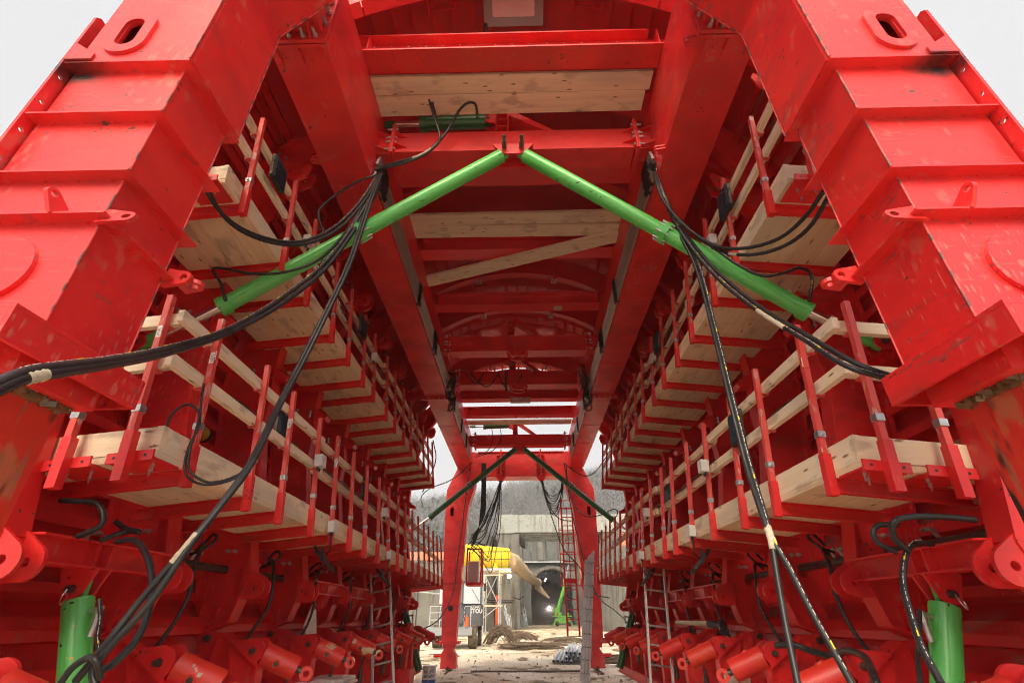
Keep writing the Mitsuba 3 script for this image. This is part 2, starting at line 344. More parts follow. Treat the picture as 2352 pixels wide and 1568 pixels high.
def woods(name, label, n, mat, xr, yr, con, seed):
    r = np.random.default_rng(seed); b = B(); V, Fc, base = [], [], 0
    for _ in range(n):
        y = r.uniform(*yr); x = r.uniform(*xr) * y / 250.0
        if con and meshkit.noise(np.array([x * .035, y * .03, 1.0]), 6) < 0.5: continue
        z = float(hill_z(np.array(x), np.array(y))); h = r.uniform(8, 14) if not con else r.uniform(7, 13)
        b.cyl((x, y, z - .5), (x + r.uniform(-.7, .7), y, z + h * .85), .24, 4, .06, caps=False)
        k = 120 if not con else 80
        u = r.random(k) ** 0.75
        if con: rad = (1 - u) * h * .22 + .3; zz = z + h * (.12 + .88 * u)
        else: rad = np.sin(np.clip(u, .05, 1) * 2.7) * h * .33 + .2; zz = z + h * (.30 + .72 * u)
        th = r.random(k) * 6.283; q = np.sqrt(r.random(k)) * rad
        c = np.stack([x + q * np.cos(th), y + q * np.sin(th), zz], 1)
        d = r.normal(size=(k, 3)); d[:, 2] += 1.5 if not con else -.2; d /= np.linalg.norm(d, axis=1, keepdims=True)
        w = np.cross(d, r.normal(size=(k, 3))); w /= np.linalg.norm(w, axis=1, keepdims=True)
        L = (r.uniform(1.0, 3.0, k) if not con else r.uniform(.5, 1.3, k))[:, None]; W = (r.uniform(.025, .075, k) if not con else r.uniform(.25, .5, k))[:, None]
        V.append(np.stack([c - d * L * .5 - w * W, c - d * L * .5 + w * W, c + d * L], 1).reshape(-1, 3)); 
    vv = np.vstack(V); b.add(vv, np.arange(len(vv)).reshape(-1, 3))
    single(name, label, 'woodland', b, mat, kind='stuff')
woods('bare_wood', 'leafless winter trees massed on the hillside behind the tunnel portal', 1150, 'twig_hazed', (-70, 75), (150, 275), False, 3)
woods('evergreen_wood', 'dark evergreen trees scattered through the bare hillside wood', 520, 'conifer', (-70, 75), (150, 275), True, 4)
b = B(); sx, sy = np.meshgrid(np.linspace(-1, 1, 26), np.linspace(-1, 1, 20), indexing='ij')
b.add(np.stack([47 + 36 * sx.ravel(), 165 + 26 * sy.ravel(), (46 * np.clip(1 - np.sqrt(sx ** 2 + sy ** 2), 0, 1) ** .8 + (meshkit.fbm(np.stack([sx * 4, sy * 4, 0 * sx], -1), 3) - .5) * 3).ravel()], 1), grid_faces(26, 20))
struct('soil_mound', b, 'red_soil', smooth=True)

# ---------------------------------------------------------------- portal frames of the carriage
def ear(b, c, R, w, h, t, hole):
    """a rounded lug plate: local x along R[0] (outwards), z along R[1] (up), thickness along R[2]; root at c"""
    pts = [(0, -h / 2), (w - h / 3, -h / 3)] + [(w - h / 3 + h / 3 * math.cos(a), h / 3 * math.sin(a)) for a in np.linspace(-math.pi / 2, math.pi / 2, 9)[1:-1]] + [(w - h / 3, h / 3), (0, h / 2)]
    R = np.asarray(R, float)
    b.prism([pts, disc(w - h / 3, 0, hole, 12)], t, lambda x, z, q: np.array(c) + np.outer(x, R[0]) + np.outer(z, R[1]) + np.outer(q - t / 2, R[2]))

port = thing('portal_frame', 'big red portal frame nearest the camera with stepped box legs and oval holes', 'portal frame', 'portal frames of the tunnel formwork carriage')
for s in (-1, 1):
    side = 'left' if s < 0 else 'right'
    dy = -0.03 if s < 0 else 0.05; X = lambda v: s * v + (0.012 if s < 0 else 0.02)
    y0, y1, yb = 1.73 + dy, 1.80 + dy, 2.31 + dy
    xi, xib, xo = 1.985, 2.055, 2.80
    def rect(b, a0, a1, c0, c1, z0, z1): b.box(X(a0), X(a1), c0, c1, z0, z1)
    # upper box with the oval hole, then the haunch running up to the beam
    b = B(); t = .02
    prof = [(xi, 4.47), (xi, 5.80), (1.62, 6.38), (1.62, 7.0), (2.55, 7.0), (2.69, 5.9), (2.69, 4.47)]
    hole = [(x, z) for x, z in slot(2.46, 4.76, .115, .29)]
    b.xz([[(X(a), c) for a, c in prof], [(X(a), c) for a, c in hole]], y0, t)
    b.xz([[(X(a), c) for a, c in prof]], yb - t, t)
    pr = prof + [prof[0]]
    for (a0, c0), (a1, c1) in zip(pr[:-1], pr[1:]):
        L = math.hypot(a1 - a0, c1 - c0); d = np.array([(X(a1) - X(a0)) / L, 0, (c1 - c0) / L]); nrm = np.cross(d, [0, 1, 0])
        b.obox(((X(a0) + X(a1)) / 2, (y0 + yb) / 2, (c0 + c1) / 2), (L, yb - y0 - 2 * t - .004, t), np.array([d, [0, 1, 0], nrm]))
    upper = part(port, 'leg_head', b, 'red_leg', label=f'wide upper box of the {side} leg with an oval access hole')
    b = B(); b.xz([[(X(a), c) for a, c in slot(2.46, 4.76, .27, .46)], [(X(a), c) for a, c in slot(2.46, 4.76, .125, .30)]], y0 - .022, .021)
    part(upper, 'hole_ring', b, 'red_leg')
    b = B(); b.tube([(X(xi), y0, 4.475), (X(xi), y0, 5.80), (X(1.62), y0, 6.38)], .008, 6); b.tube([(X(xi), yb, 4.475), (X(xi), yb, 5.80), (X(1.62), yb, 6.38)], .008, 6); b.tube([(X(xi), y0, 5.80), (X(xi), yb, 5.80)], .008, 6); part(upper, 'edge_weld', b, 'edge_paint', 60, kind='stuff')
    # stepped leg: box segments between collar plates
    zc = [4.47, 3.975, 3.49, 3.19, 2.56]
    for i in range(4):
        b = B(); rect(b, xib, 2.76, y1, yb - .04, zc[i + 1] + (.0 if i < 3 else -.0), zc[i] - .012)
        sg_ = part(port, 'leg_segment', b, 'red_leg'); b = B(); b.tube([(X(xib), y1, zc[i + 1] + .002), (X(xib), y1, zc[i] - .014)], .006, 6); b.tube([(X(xib), yb - .04, zc[i + 1] + .002), (X(xib), yb - .04, zc[i] - .014)], .006, 6); part(sg_, 'edge_weld', b, 'edge_paint', 60, kind='stuff')
    for i in range(4):
        b = B(); rect(b, xi, 2.775, y0, yb + .03, zc[i] - .012, zc[i])
        part(port, 'collar_plate', b, 'red_leg')
        for k in range(4):      # intermittent weld beads under each collar
            if i == 0: w_ = B()
        ww = B()
        for k in range(4): ww.box(X(xib + .06 + .18 * k), X(xib + .15 + .18 * k), y1 - .008, y1 + .004, zc[i] - .022, zc[i] - .012)
        for k in range(3): ww.box(X(xib - .008), X(xib + .004), y1 + .05 + .16 * k, y1 + .13 + .16 * k, zc[i] - .022, zc[i] - .012)
        part(port, 'weld_bead', ww, 'red_leg', kind='stuff')
    b = B(); holes = [disc(y0 + .035, z, .016, 12) for z in (4.62, 4.36, 4.12, 3.87, 3.64, 3.38, 3.06, 2.8)]
    b.yz([[(y0 - .005, 2.56), (y0 - .005, 4.97), (y0 + .02, 5.0), (yb, 5.0), (yb, 2.56)]] + holes, min(X(2.777), X(2.797)), .02)
    part(port, 'bolt_flange', b, 'red_leg', label=f'outer flange of the {side} leg with a row of bolt holes')
    b = B(); b.xz([[(X(2.776), 4.475), (X(2.776), 4.66), (X(2.60), 4.53), (X(2.60), 4.475)]], y0 - .014, .012)
    part(port, 'gusset', b, 'red_leg')
    # lugs on the fourth collar
    for c, R in (((X(2.33), y0 - .005, 3.20), [[s * .5, -.55, .67], [s * .4, -.5, -.75], [.85, s * .52, 0]]),):
        b = B(); ear(b, (X(2.25), y0 + .03, 3.21), [[s * .15, -.62, .77], [-s * .1, .77, .62], [1, 0, 0]], .125, .10, .022, .018); part(port, 'lug', b, 'red_leg')
    b = B(); ear(b, (X(xi + .06), y0 + .06, 3.205), [[-s, 0, -.05], [0, .3, .95], [0, 1, 0]], .17, .13, .024, .022); part(port, 'lug', b, 'red_leg')
    b = B(); ear(b, (X(xi + .06), yb - .02, 3.20), [[-s, 0, .0], [0, 0, 1], [0, 1, 0]], .15, .13, .024, .022); part(port, 'lug', b, 'red_leg')
    b = B(); ear(b, (X(xi + .03), yb + .05, 3.20), [[-s, 0, .0], [0, 1, 0], [0, 0, 1]], .15, .15, .024, .022); part(port, 'lug', b, 'red_leg')
    b = B(); b.xz([[(X(a), c) for a, c in disc(2.44, 2.89, .19, 28)], [(X(a), c) for a, c in disc(2.44, 2.89, .035, 14)]], y1 - .022, .021)
    part(port, 'hole_ring', b, 'red_leg')
    # base collar and telescopic inner leg
    b = B(); rect(b, xi - .01, 2.86, y1 - .20, yb + .05, 2.535, 2.555); rect(b, xi - .01, xi + .012, y1 - .20, yb + .05, 2.40, 2.534)
    rect(b, 2.84, 2.86, y1 - .20, yb + .05, 2.40, 2.534); rect(b, xi + .013, 2.839, y1 - .20, y1 - .18, 2.40, 2.534); rect(b, xi + .013, 2.839, yb + .03, yb + .05, 2.40, 2.534)
    bc = part(port, 'base_collar', b, 'red_leg', label=f'deep collar at the foot of the {side} upper leg')
    b = B(); rect(b, xi + .075, 2.74, y1 - .02, yb - .09, 2.335, 2.534); part(bc, 'skirt', b, 'red_leg')
    b = B(); rect(b, 2.16, 2.64, y1 + .06, yb - .15, .35, 2.40)
    part(port, 'inner_leg', b, 'red_tube', label=f'scuffed and greasy inner leg tube on the {side}')
    g = B()
    for k in range(26):
        a = k / 26
        g.obox((X(2.15 - .006 * (k % 2)), y1 + .05 + a * .33, 2.325 + .012 * math.sin(k * 2.1)), (.03, .026, .03 + .014 * (k % 3)), trimesh.transformations.euler_matrix(k, .4 * k, 0)[:3, :3])
        g.obox((X(2.15 + a * .5), y1 + .048, 2.325 + .012 * math.sin(k * 1.7)), (.028, .03, .03 + .012 * (k % 3)), trimesh.transformations.euler_matrix(k, .3 * k, 1)[:3, :3])
    part(port, 'grease', g, 'grease', label=f'clotted grease round the {side} sliding joint', kind='stuff')
    b = B(); rect(b, 2.02, 2.75, y1 - .05, yb, .02, .34); part(port, 'foot', b, 'red_leg')
# beam of the near portal, above the frame
b = B(); b.box(-1.615, 1.635, 1.80, 2.29, 6.50, 6.98); part(port, 'cross_beam', b, 'red_leg')
# hand written mark on the left collar
tm = meshkit.text_mesh('ATRAS', .038, .002); v = np.array(tm.vertices)
arrow = m3.CrossSection([np.array([(.150, .0), (.157, -.004), (.176, .034), (.185, .024), (.188, .056), (.158, .044), (.169, .037)])]).extrude(.002).to_mesh()
b = B(); b.add(np.stack([-1.982 + v[:, 2] * 0 + .0 + (v[:, 2]), 1.60 + v[:, 0], 2.485 + v[:, 1] - v[:, 0] * .12], 1), np.array(tm.faces))
av = np.asarray(arrow.vert_properties)[:, :3]; b.add(np.stack([-1.982 + av[:, 2], 1.60 + av[:, 0], 2.48 + av[:, 1]], 1), np.asarray(arrow.tri_verts))
part(port, 'marking', b, 'white_paint', label='white handwritten word ATRAS with an arrow')

far = thing('portal_frame', 'red portal frame at the far end, standing in front of the tunnel mouth', 'portal frame', 'portal frames of the tunnel formwork carriage')
YF = 18.17
legp = [(2.545, .74), (2.11, .74), (2.03, 2.6), (1.90, 4.7), (1.86, 5.0), (1.63, 5.72), (1.63, 6.95), (2.10, 6.95), (2.32, 6.3), (2.656, 5.55), (2.67, 4.7), (2.62, 2.6)]
for s in (-1, 1):
    side = 'left' if s < 0 else 'right'; X = lambda v: s * v + (.03 if s > 0 else -.04)
    b = B(); b.xz([[(X(a), c) for a, c in legp], [(X(a), c) for a, c in slot(2.43, 4.76, .12, .30)]], YF, .02)
    b.xz([[(X(a), c) for a, c in legp]], YF + .53, .02)
    pr = legp + [legp[0]]
    for (a0, c0), (a1, c1) in zip(pr[:-1], pr[1:]):
        L = math.hypot(a1 - a0, c1 - c0); d = np.array([(X(a1) - X(a0)) / L, 0, (c1 - c0) / L])
        b.obox(((X(a0) + X(a1)) / 2, YF + .275, (c0 + c1) / 2), (L, .508, .02), np.array([d, [0, 1, 0], np.cross(d, [0, 1, 0])]))
    lg = part(far, 'leg', b, 'red_leg')
    b = B(); b.xz([[(X(a), c) for a, c in slot(2.43, 4.76, .27, .47)], [(X(a), c) for a, c in slot(2.43, 4.76, .13, .31)]], YF - .02, .019); part(lg, 'hole_ring', b, 'red_leg')
    b = B(); b.xz([[(X(a), c) for a, c in disc(2.36, 2.90, .16, 24)], [(X(a), c) for a, c in disc(2.36, 2.90, .09, 24)]], YF - .02, .019); part(lg, 'hole_ring', b, 'red_leg')
    b = B(); b.box(X(1.98), X(2.66), YF - .05, YF + .58, 2.46, 2.57); part(lg, 'collar', b, 'red_leg')
    b = B(); b.box(X(2.00), X(2.60), YF - .012, YF - .001, 2.25, 2.44)
    for z in (4.12, 3.62, 3.22): b.box(X(2.0 + .03 * (4.2 - z)), X(2.655), YF - .012, YF - .001, z, z + .014)
    part(lg, 'seam', b, 'red_leg')
    b = B(); b.box(X(1.98), X(2.70), YF - .08, YF + .62, .72, .79); part(lg, 'base_flange', b, 'red_leg')
    if s < 0:
        b = B(); b.cyl((X(2.31), YF - .02, 1.72), (X(2.31), YF - .03, 1.72), .085, 20); b.cyl((X(2.31), YF - .03, 1.72), (X(2.31), YF - .06, 1.72), .03, 10); part(lg, 'port', b, 'black_plastic')
    b = B(); b.prism([[(-.24, .06), (.25, .06), (.25, .40), (.10, .60), (-.14, .60), (-.24, .45)], [(-.05, .06), (.05, .06), (.03, .12), (-.03, .12)]], .46, lambda x, z, q: np.stack([X(2.31) + x, YF + .02 + q, z], 1))
    b.box(X(2.11), X(2.51), YF + .05, YF + .45, .60, .72)
    bo = part(far, 'bogie', b, 'red_leg')
    b = B(); b.cyl((X(2.30), YF + .0, .42), (X(2.30), YF - .03, .42), .055, 14); b.cyl((X(2.56), YF + .2, .40), (X(2.80), YF + .2, .40), .05, 12); part(bo, 'stub', b, 'red_paint', 40)
    b = B(); b.cyl((X(2.31), YF + .1, .12), (X(2.31), YF + .4, .12), .11, 20); part(bo, 'wheel', b, 'dark_steel', 40)
b = B(); b.box(-1.78, 1.66, YF + .022, YF + .5, 6.02, 6.93); bm = part(far, 'cross_beam', b, 'red_leg')
b = B(); b.box(-1.60, 1.66, YF - .05, YF + .57, 6.0, 6.019); b.box(-1.60, 1.66, YF - .05, YF + .57, 6.931, 6.95); part(bm, 'flange', b, 'red_leg')
for x in (-.72, .78):
    b = B()
    for k in range(8): b.box(x - .16, x + .16, YF - .10, YF + .018, 6.08 + .1 * k, 6.09 + .1 * k)
    b.box(x - .025, x + .025, YF - .12, YF + .019, 5.96, 7.02)
    sp = part(bm, 'splice_plate', b, 'red_paint')
    b = B(); b.xz([[(x - .19, 6.0), (x + .19, 6.0), (x + .06, 5.82), (x - .06, 5.82)]], YF - .04, .1); part(bm, 'lug', b, 'red_paint')
    b = B()
    for k in range(8):
        for e in (-.045, .045): b.cyl((x + e, YF - .02, 6.13 + .1 * k), (x + e, YF - .03 - .1, 6.13 + .1 * k), .013, 6)
    part(sp, 'bolt', b, 'dark_steel', kind='stuff')

# ---------------------------------------------------------------- longitudinal girders
for s in (-1, 1):
    side = 'left' if s < 0 else 'right'; X = lambda v: s * v + .015
    gname = thing('girder', f'long red box girder overhead on the {side}, running between the two portal frames', 'girder', 'two box girders of the carriage')
    b = B(); b.box(X(1.825), X(2.395), 2.66, 11.37, 6.34, 7.45); gm = part(gname, 'box_section', b, 'red_paint')
    b = B(); b.box(X(1.84), X(2.38), 11.45, YF - .002, 6.343, 7.44); part(gname, 'box_section', b, 'red_paint')
    b = B(); b.box(X(1.80), X(2.50), 11.375, 11.445, 6.27, 7.47); sp = part(gname, 'splice_flange', b, 'red_paint')
    b = B()
    for k in range(5): b.cyl((X(1.90 + .135 * k), 11.36, 6.305), (X(1.90 + .135 * k), 11.374, 6.305), .022, 6); b.cyl((X(1.90 + .135 * k), 11.34, 6.305), (X(1.90 + .135 * k), 11.36, 6.305), .012, 6)
    part(sp, 'bolt', b, 'zinc', kind='stuff')
    b = B()
    for y in (7.15, 9.6, 13.6, 15.3): b = B(); b.box(X(1.83), X(2.39), y, y + .012, 6.333, 6.3395); part(gname, 'weld_seam', b, 'red_paint')
    # near end: flange pair, stiffeners and bolts joining the girder to the portal
    b = B(); b.box(X(1.80), X(2.42), 2.62, 2.655, 6.30, 7.47); b.box(X(1.80), X(2.42), 2.575, 2.61, 6.30, 7.47); jn = part(gname, 'end_flange', b, 'red_paint')
    b = B(); b.box(X(1.86), X(2.36), 2.33, 2.573, 6.42, 7.40); part(gname, 'coupling_box', b, 'red_paint')
    for x in (1.88, 2.10, 2.32): b = B(); b.prism([[(0, 0), (.20, 0), (.0, .05)]], .012, lambda p, q, r, x=x: np.stack([X(x) - .006 + r, 2.66 + p, 6.339 - q], 1)); part(jn, 'gusset', b, 'red_paint')
    for x in (1.95, 2.2): b = B(); b.yz([[(2.35, 6.42), (2.572, 6.42), (2.572, 6.31), ]], X(x), .012); part(jn, 'gusset', b, 'red_paint')
    for x in (1.90, 2.02, 2.16, 2.30):
        b = B(); b.cyl((X(x), 2.575, 6.35), (X(x), 2.545, 6.35), .024, 6); b.cyl((X(x), 2.55, 6.35), (X(x), 2.49, 6.35), .014, 10); part(jn, 'bolt', b, 'zinc', 40)
    for z in (6.55, 6.75, 6.95):
        b = B(); b.cyl((X(1.835), 2.575, z), (X(1.835), 2.545, z), .024, 6); b.cyl((X(1.835), 2.55, z), (X(1.835), 2.49, z), .014, 10); part(jn, 'bolt', b, 'zinc', 40)
    # small eye lugs on the bottom edge
    for x, y in (((2.395, 4.05),) if s < 0 else ((1.83, 2.72), (1.83, 4.0))):
        b = B()
        for e in (0, .05): ear(b, (X(x), y, 6.36 + e), [[s if x > 2 else -s, 0, 0], [0, 1, 0], [0, 0, 1]], .13, .10, .014, .018)
        part(gname, 'eye_lug', b, 'red_paint')
    # steel hydraulic pipes clipped to the inner face
    pk = thing('pipe_run', f'bundle of thin steel hydraulic pipes clipped along the inner face of the {side} girder', 'pipes', 'hydraulic pipe runs on the girders')
    for k in range(7):
        b = B(); b.tube([(X(1.80), 4.35 + .03 * k, 6.375 + .068 * k), (X(1.80), 11.2, 6.375 + .068 * k), (X(1.803), 17.3, 6.385 + .066 * k)], .0125, 8); part(pk, 'pipe', b, 'pipe_steel', 60)
    for y in (4.5, 4.65, 7.2, 8.9, 9.1, 12.4, 14.2, 15.6):
        b = B(); b.box(X(1.783), X(1.823), y, y + .05, 6.36, 6.82)
        for k in range(7): b.obox((X(1.772), y + .025 + (.03 if k % 2 else 0), 6.375 + .068 * k), (.026, .14, .040))
        part(pk, 'clip', b, 'black_plastic')
    b = B()
    for k in range(12): b.cyl((X(1.785), 4.28 + .012 * (k % 6), 6.37 + .075 * (k // 2)), (X(1.785), 4.44 + .03 * (k % 5), 6.37 + .075 * (k // 2)), .022, 8)
    part(pk, 'fitting', b, 'zinc', 40)

# ---------------------------------------------------------------- beams across the girders
def ibeam(name_label, yf, w, z0, h, near=False, group='I-beams lying across the girders'):
    k = thing('cross_beam', name_label, 'beam', group)
    b = B(); b.box(-1.99, 2.02, yf, yf + w, z0, z0 + .022); part(k, 'bottom_flange', b, 'red_crown_lightened' if not near else 'red_paint')
    b = B(); b.box(-1.99, 2.02, yf + w / 2 - .008, yf + w / 2 + .008, z0 + .023, z0 + h - .022); part(k, 'web', b, 'red_crown_lightened' if not near else 'red_paint')
    b = B(); b.box(-1.99, 1.72 if near else 2.02, yf + .02, yf + w - .02, z0 + h - .02, z0 + h); part(k, 'top_flange', b, 'red_crown_lightened' if not near else 'red_paint')
    for x in (-1.78, 1.80):
        b = B(); b.box(x, x + .012, yf + .01, yf + w / 2 - .009, z0 + .023, z0 + h - .022); part(k, 'stiffener', b, 'red_paint')
    if near:
        b = B()
        for i in range(16):
            x = -1.75 + .22 * i; b.cyl((x, yf + w / 2 - .012, z0 + h - .05), (x, yf + w / 2 - .0083, z0 + h - .05), .009, 8)
        for x in (-1.08, -.93, .42, .58): b.cyl((x, yf + w / 2 - .012, z0 + .08), (x, yf + w / 2 - .0083, z0 + .08), .014, 10)
        part(k, 'painted_daylight', b, 'white_paint', label='white discs painted as daylight in the row of bolt holes', kind='stuff')  # white discs on the web, daylight through the holes put in as paint
        b = B(); b.cyl((1.86, yf + .05, z0 + .0225), (1.86, yf + .05, z0 + .026), .02, 12); b.cyl((1.87, yf + .22, z0 + .0225), (1.87, yf + .22, z0 + .026), .02, 12); part(k, 'bolt', b, 'dark_steel')
    return k
ibeam('nearest I-beam across the girders, bright red with a row of small bolt holes', 3.33, .30, 7.46, .36, True)
ibeam('I-beam partly hidden behind the beam that holds the two green rams', 5.17, .33, 7.46, .32)
ibeam('I-beam just behind the second pair of timber boards', 7.04, .30, 7.46, .36)
ibeam('I-beam with a pale paper sticker under its right half', 8.88, .31, 7.46, .34)
ibeam('I-beam that carries the small grey floodlight near the far end', 14.2, .30, 7.46, .34)
ibeam('farthest I-beam, seen against the sky above the last timber board', 15.65, .30, 7.46, .34)
b = B(); b.box(.82, 1.0, 8.98, 9.14, 7.452, 7.4585); single('paper_sticker', 'pale stained paper sticker under the I-beam beyond the slanting board', 'sticker', b, 'tape')

def boxbeam(label, yf, zb, ram, vlug):
    k = thing('box_beam', label, 'beam', 'box beams bolted between the girders')
    b = B(); b.box(-1.56, 1.58, yf, yf + .26, zb, zb + .39); bb = part(k, 'box_section', b, 'red_paint')
    b = B(); b.box(-1.56, 1.58, yf - .03, yf + .29, zb - .018, zb - .001); part(k, 'bottom_plate', b, 'red_paint')
    for s in (-1, 1):
        X = lambda v: s * v + .015
        b = B(); b.box(X(1.58), X(1.60), yf - .09, yf + .34, zb - .08, zb + .47); b.box(X(1.605), X(1.625), yf - .09, yf + .34, zb - .08, zb + .47); fl = part(k, 'end_flange', b, 'red_paint')
        b = B(); b.box(X(1.627), X(1.822), yf + .02, yf + .24, zb + .02, zb + .37)
        for z in (zb + .05, zb + .34): b.prism([[(0, 0), (.20, 0), (.20, .10)]], .012, lambda p, q, t, z=z: np.stack([X(1.627) + s * p, yf + .01 - q * .9, z + t], 1))
        part(k, 'stub', b, 'red_paint')
        for z in (zb + .10, zb + .30):
            b = B(); b.prism([[(0, 0), (.16, 0), (0, .09)]], .012, lambda p, q, t, z=z: np.stack([X(1.578) - s * p, yf - q, z + t], 1)); part(fl, 'gusset', b, 'red_paint')
        for z in (zb + .02, zb + .16, zb + .24, zb + .40):
            b = B(); b.cyl((X(1.577), yf - .05, z), (X(1.557), yf - .05, z), .020, 6); b.cyl((X(1.627), yf - .05, z), (X(1.66), yf - .05, z), .020, 6); b.cyl((X(1.66), yf - .05, z), (X(1.70), yf - .05, z), .011, 8); part(fl, 'bolt', b, 'zinc', 40)
    b = B(); y = yf + .13; z = zb + .391
    b.box(-.24, -.225, y - .11, y + .11, z, z + .52); b.box(-.075, -.06, y - .11, y + .11, z, z + .52); b.box(-.224, -.076, y + .05, y + .065, z, z + .52)
    for h in (.15, .29, .44): b.box(-.224, -.076, y - .10, y + .049, z + h, z + h + .012)
    tw = part(k, 'thrust_bracket', b, 'red_paint', label='ladder-like thrust bracket standing on the beam')
    b = B(); b.xz([[(-.058, z + .50), (-.02, z + .50), (.62, z + .001), (.50, z + .001), (-.058, z + .40)]], y - .09, .18)
    b.xz([[(-.242, z + .25), (-.242, z + .52), (-.34, z + .48), (-.42, z + .40), (-.38, z + .30)], disc(-.35, z + .38, .028, 12)], y - .07, .025); b.xz([[(-.242, z + .25), (-.242, z + .52), (-.34, z + .48), (-.42, z + .40), (-.38, z + .30)], disc(-.35, z + .38, .028, 12)], y + .05, .025)
    part(tw, 'brace', b, 'red_paint')
    if vlug:
        b = B(); b.xz([[(-.26, zb - .02), (.26, zb - .02), (.17, zb - .16), (.10, zb - .20), (-.10, zb - .20), (-.17, zb - .16)]] + [disc(x, zb - .10, .032, 14) for x in (-.11, .11)], yf - .12, .028)
        b.xz([[(-.26, zb - .02), (.26, zb - .02), (.17, zb - .16), (.10, zb - .20), (-.10, zb - .20), (-.17, zb - .16)]] + [disc(x, zb - .10, .032, 14) for x in (-.11, .11)], yf + .10, .028)
        b.box(-.24, .26, yf - .12, yf + .128, zb - .0195, zb - .0185)
        part(k, 'ram_lug', b, 'red_paint', label='lug plate with two holes under the middle of the beam')
    return k
BBS = [(4.27, 'box beam nearest the camera, its lug plate holding the two long green rams', True), (9.75, 'box beam with an empty lug plate, below the last two arched ribs', True),
       (11.6, 'box beam draped with black cables near the middle of the girders', True), (16.75, 'farthest box beam, holding the tops of the two dark green rams', True)]
for yf, l, vl in BBS: boxbeam(l, yf, 6.76, False, vl)


def ram_between(label, p0, p1, pend, r, rod, mat, group, name='hydraulic_ram', flange=True):
    """barrel p0 -> p1, chrome rod p1 -> pend with an eye"""
    p0, p1, pe = (np.array(a, float) for a in (p0, p1, pend)); d = (pe - p0) / np.linalg.norm(pe - p0)
    k = thing(name, label, 'hydraulic ram', group)
    b = B(); b.cyl(p0 + d * .06, p1, r, 24); bl = part(k, 'barrel', b, mat, 40)
    b = B(); b.cyl(p1 - d * .09, p1 + d * .015, r * 1.18, 24); part(k, 'gland', b, mat, 40)
    b = B(); b.cyl(p1 + d * .016, pe - d * .16, rod, 20); part(k, 'piston_rod', b, 'chrome', 40)
    b = B(); b.cyl(pe - d * .20, pe - d * .07, rod * 1.35, 8); b.cyl(pe - d * .07 , pe + d * .03, rod * 1.1, 10); part(k, 'rod_eye', b, mat)
    b = B(); b.cyl(p0 - d * .02, p0 + d * .065, r * .7, 12); part(k, 'base_eye', b, mat)
    if flange:
        m = p0 + (p1 - p0) * .56
        b = B(); b.cyl(m - d * .03, m + d * .03, r * 1.45, 8); b.cyl(m - d * .075, m - d * .035, r * 1.3, 8); part(k, 'flange', b, mat, 20)
        b = B(); a = np.cross(d, [0, 1, 0]); c = np.cross(d, a)
        for i in range(8):
            q = m + (a * math.cos(i * .785) + c * math.sin(i * .785)) * r * 1.27; b.cyl(q - d * .10, q + d * .055, .012, 6)
        part(k, 'bolt', b, 'zinc', 40)
        b = B(); b.cyl(p1 - d * .14 + np.array([0, 0, r]), p1 - d * .14 + np.array([0, 0, r + .10]), .016, 10); part(k, 'hose_fitting', b, 'zinc', 40)
    return k
ram_between('long bright green ram slanting down to the left from the near box beam', (-.11, 4.22, 6.63), (-3.10, 4.2, 4.31), (-3.78, 4.2, 3.86), .088, .05, 'green_paint', 'long green rams in V shapes')
ram_between('long bright green ram slanting down to the right from the near box beam', (.11, 4.22, 6.63), (2.995, 4.2, 4.135), (3.56, 4.2, 3.74), .088, .05, 'green_paint', 'long green rams in V shapes')
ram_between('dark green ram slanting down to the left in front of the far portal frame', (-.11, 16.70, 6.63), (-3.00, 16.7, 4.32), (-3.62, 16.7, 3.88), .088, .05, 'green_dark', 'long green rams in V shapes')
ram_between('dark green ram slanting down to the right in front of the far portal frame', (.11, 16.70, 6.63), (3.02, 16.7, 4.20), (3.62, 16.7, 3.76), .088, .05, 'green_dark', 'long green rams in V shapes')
for x, y in ((-.11, 4.13), (.11, 4.13)):
    b = B(); b.cyl((x, y, 6.66), (x, y - .10, 6.66), .030, 12); b.cyl((x, y - .10, 6.66), (x, y - .16, 6.68), .022, 12)
    single('lug_pin', f'{"left" if x < 0 else "right"} steel pin through the lug plate at the top of the near green rams', 'pin', b, 'dark_steel', 40, 'pins at the top of the rams')
ram_between('short green ram lying level between the near box beam bracket and the left girder', (-.33, 4.40, 7.54), (-1.30, 4.40, 7.52), (-1.86, 4.40, 7.51), .10, .038, 'green_dark', 'short level rams for shifting the crown', flange=False)
ram_between('short green ram lying level above the farthest box beam', (-.33, 16.88, 7.54), (-1.30, 16.88, 7.52), (-1.80, 16.88, 7.51), .10, .038, 'green_dark', 'short level rams for shifting the crown', flange=False)
b = B(); b.cyl((-.36, 4.28, 7.54), (-.36, 4.22, 7.54), .03, 12); single('lug_pin', 'steel pin through the bracket end of the short level green ram', 'pin', b, 'dark_steel', 40)


def board(label, c, size, rz, mat, group=None, name='timber_board', rx=0):
    R = trimesh.transformations.euler_matrix(rx, 0, rz)[:3, :3].T
    b = B(); b.obox(c, size, R)
    return single(name, label, 'board', b, mat, False, group)
board('near timber board of the pair just behind the nearest I-beam', (-.06, 3.80, 7.49), (3.72, .245, .05), 0, 'timber_across', 'boards laid across the girders')
board('far timber board of the pair just behind the nearest I-beam, with dark knots', (-.10, 4.075, 7.474), (3.70, .285, .05), -.003, 'timber_across', 'boards laid across the girders')
board('near timber board of the second pair across the girders', (.0, 6.25, 7.49), (3.9, .26, .05), -.006, 'timber_across', 'boards laid across the girders')
board('far dirt-stained timber board of the second pair across the girders', (.0, 6.545, 7.474), (3.9, .29, .05), .004, 'timber_across', 'boards laid across the girders')
board('slanting timber board lying askew below the second pair of boards', (-.02, 7.32, 7.42), (4.0, .30, .055), -.335, 'timber_across')
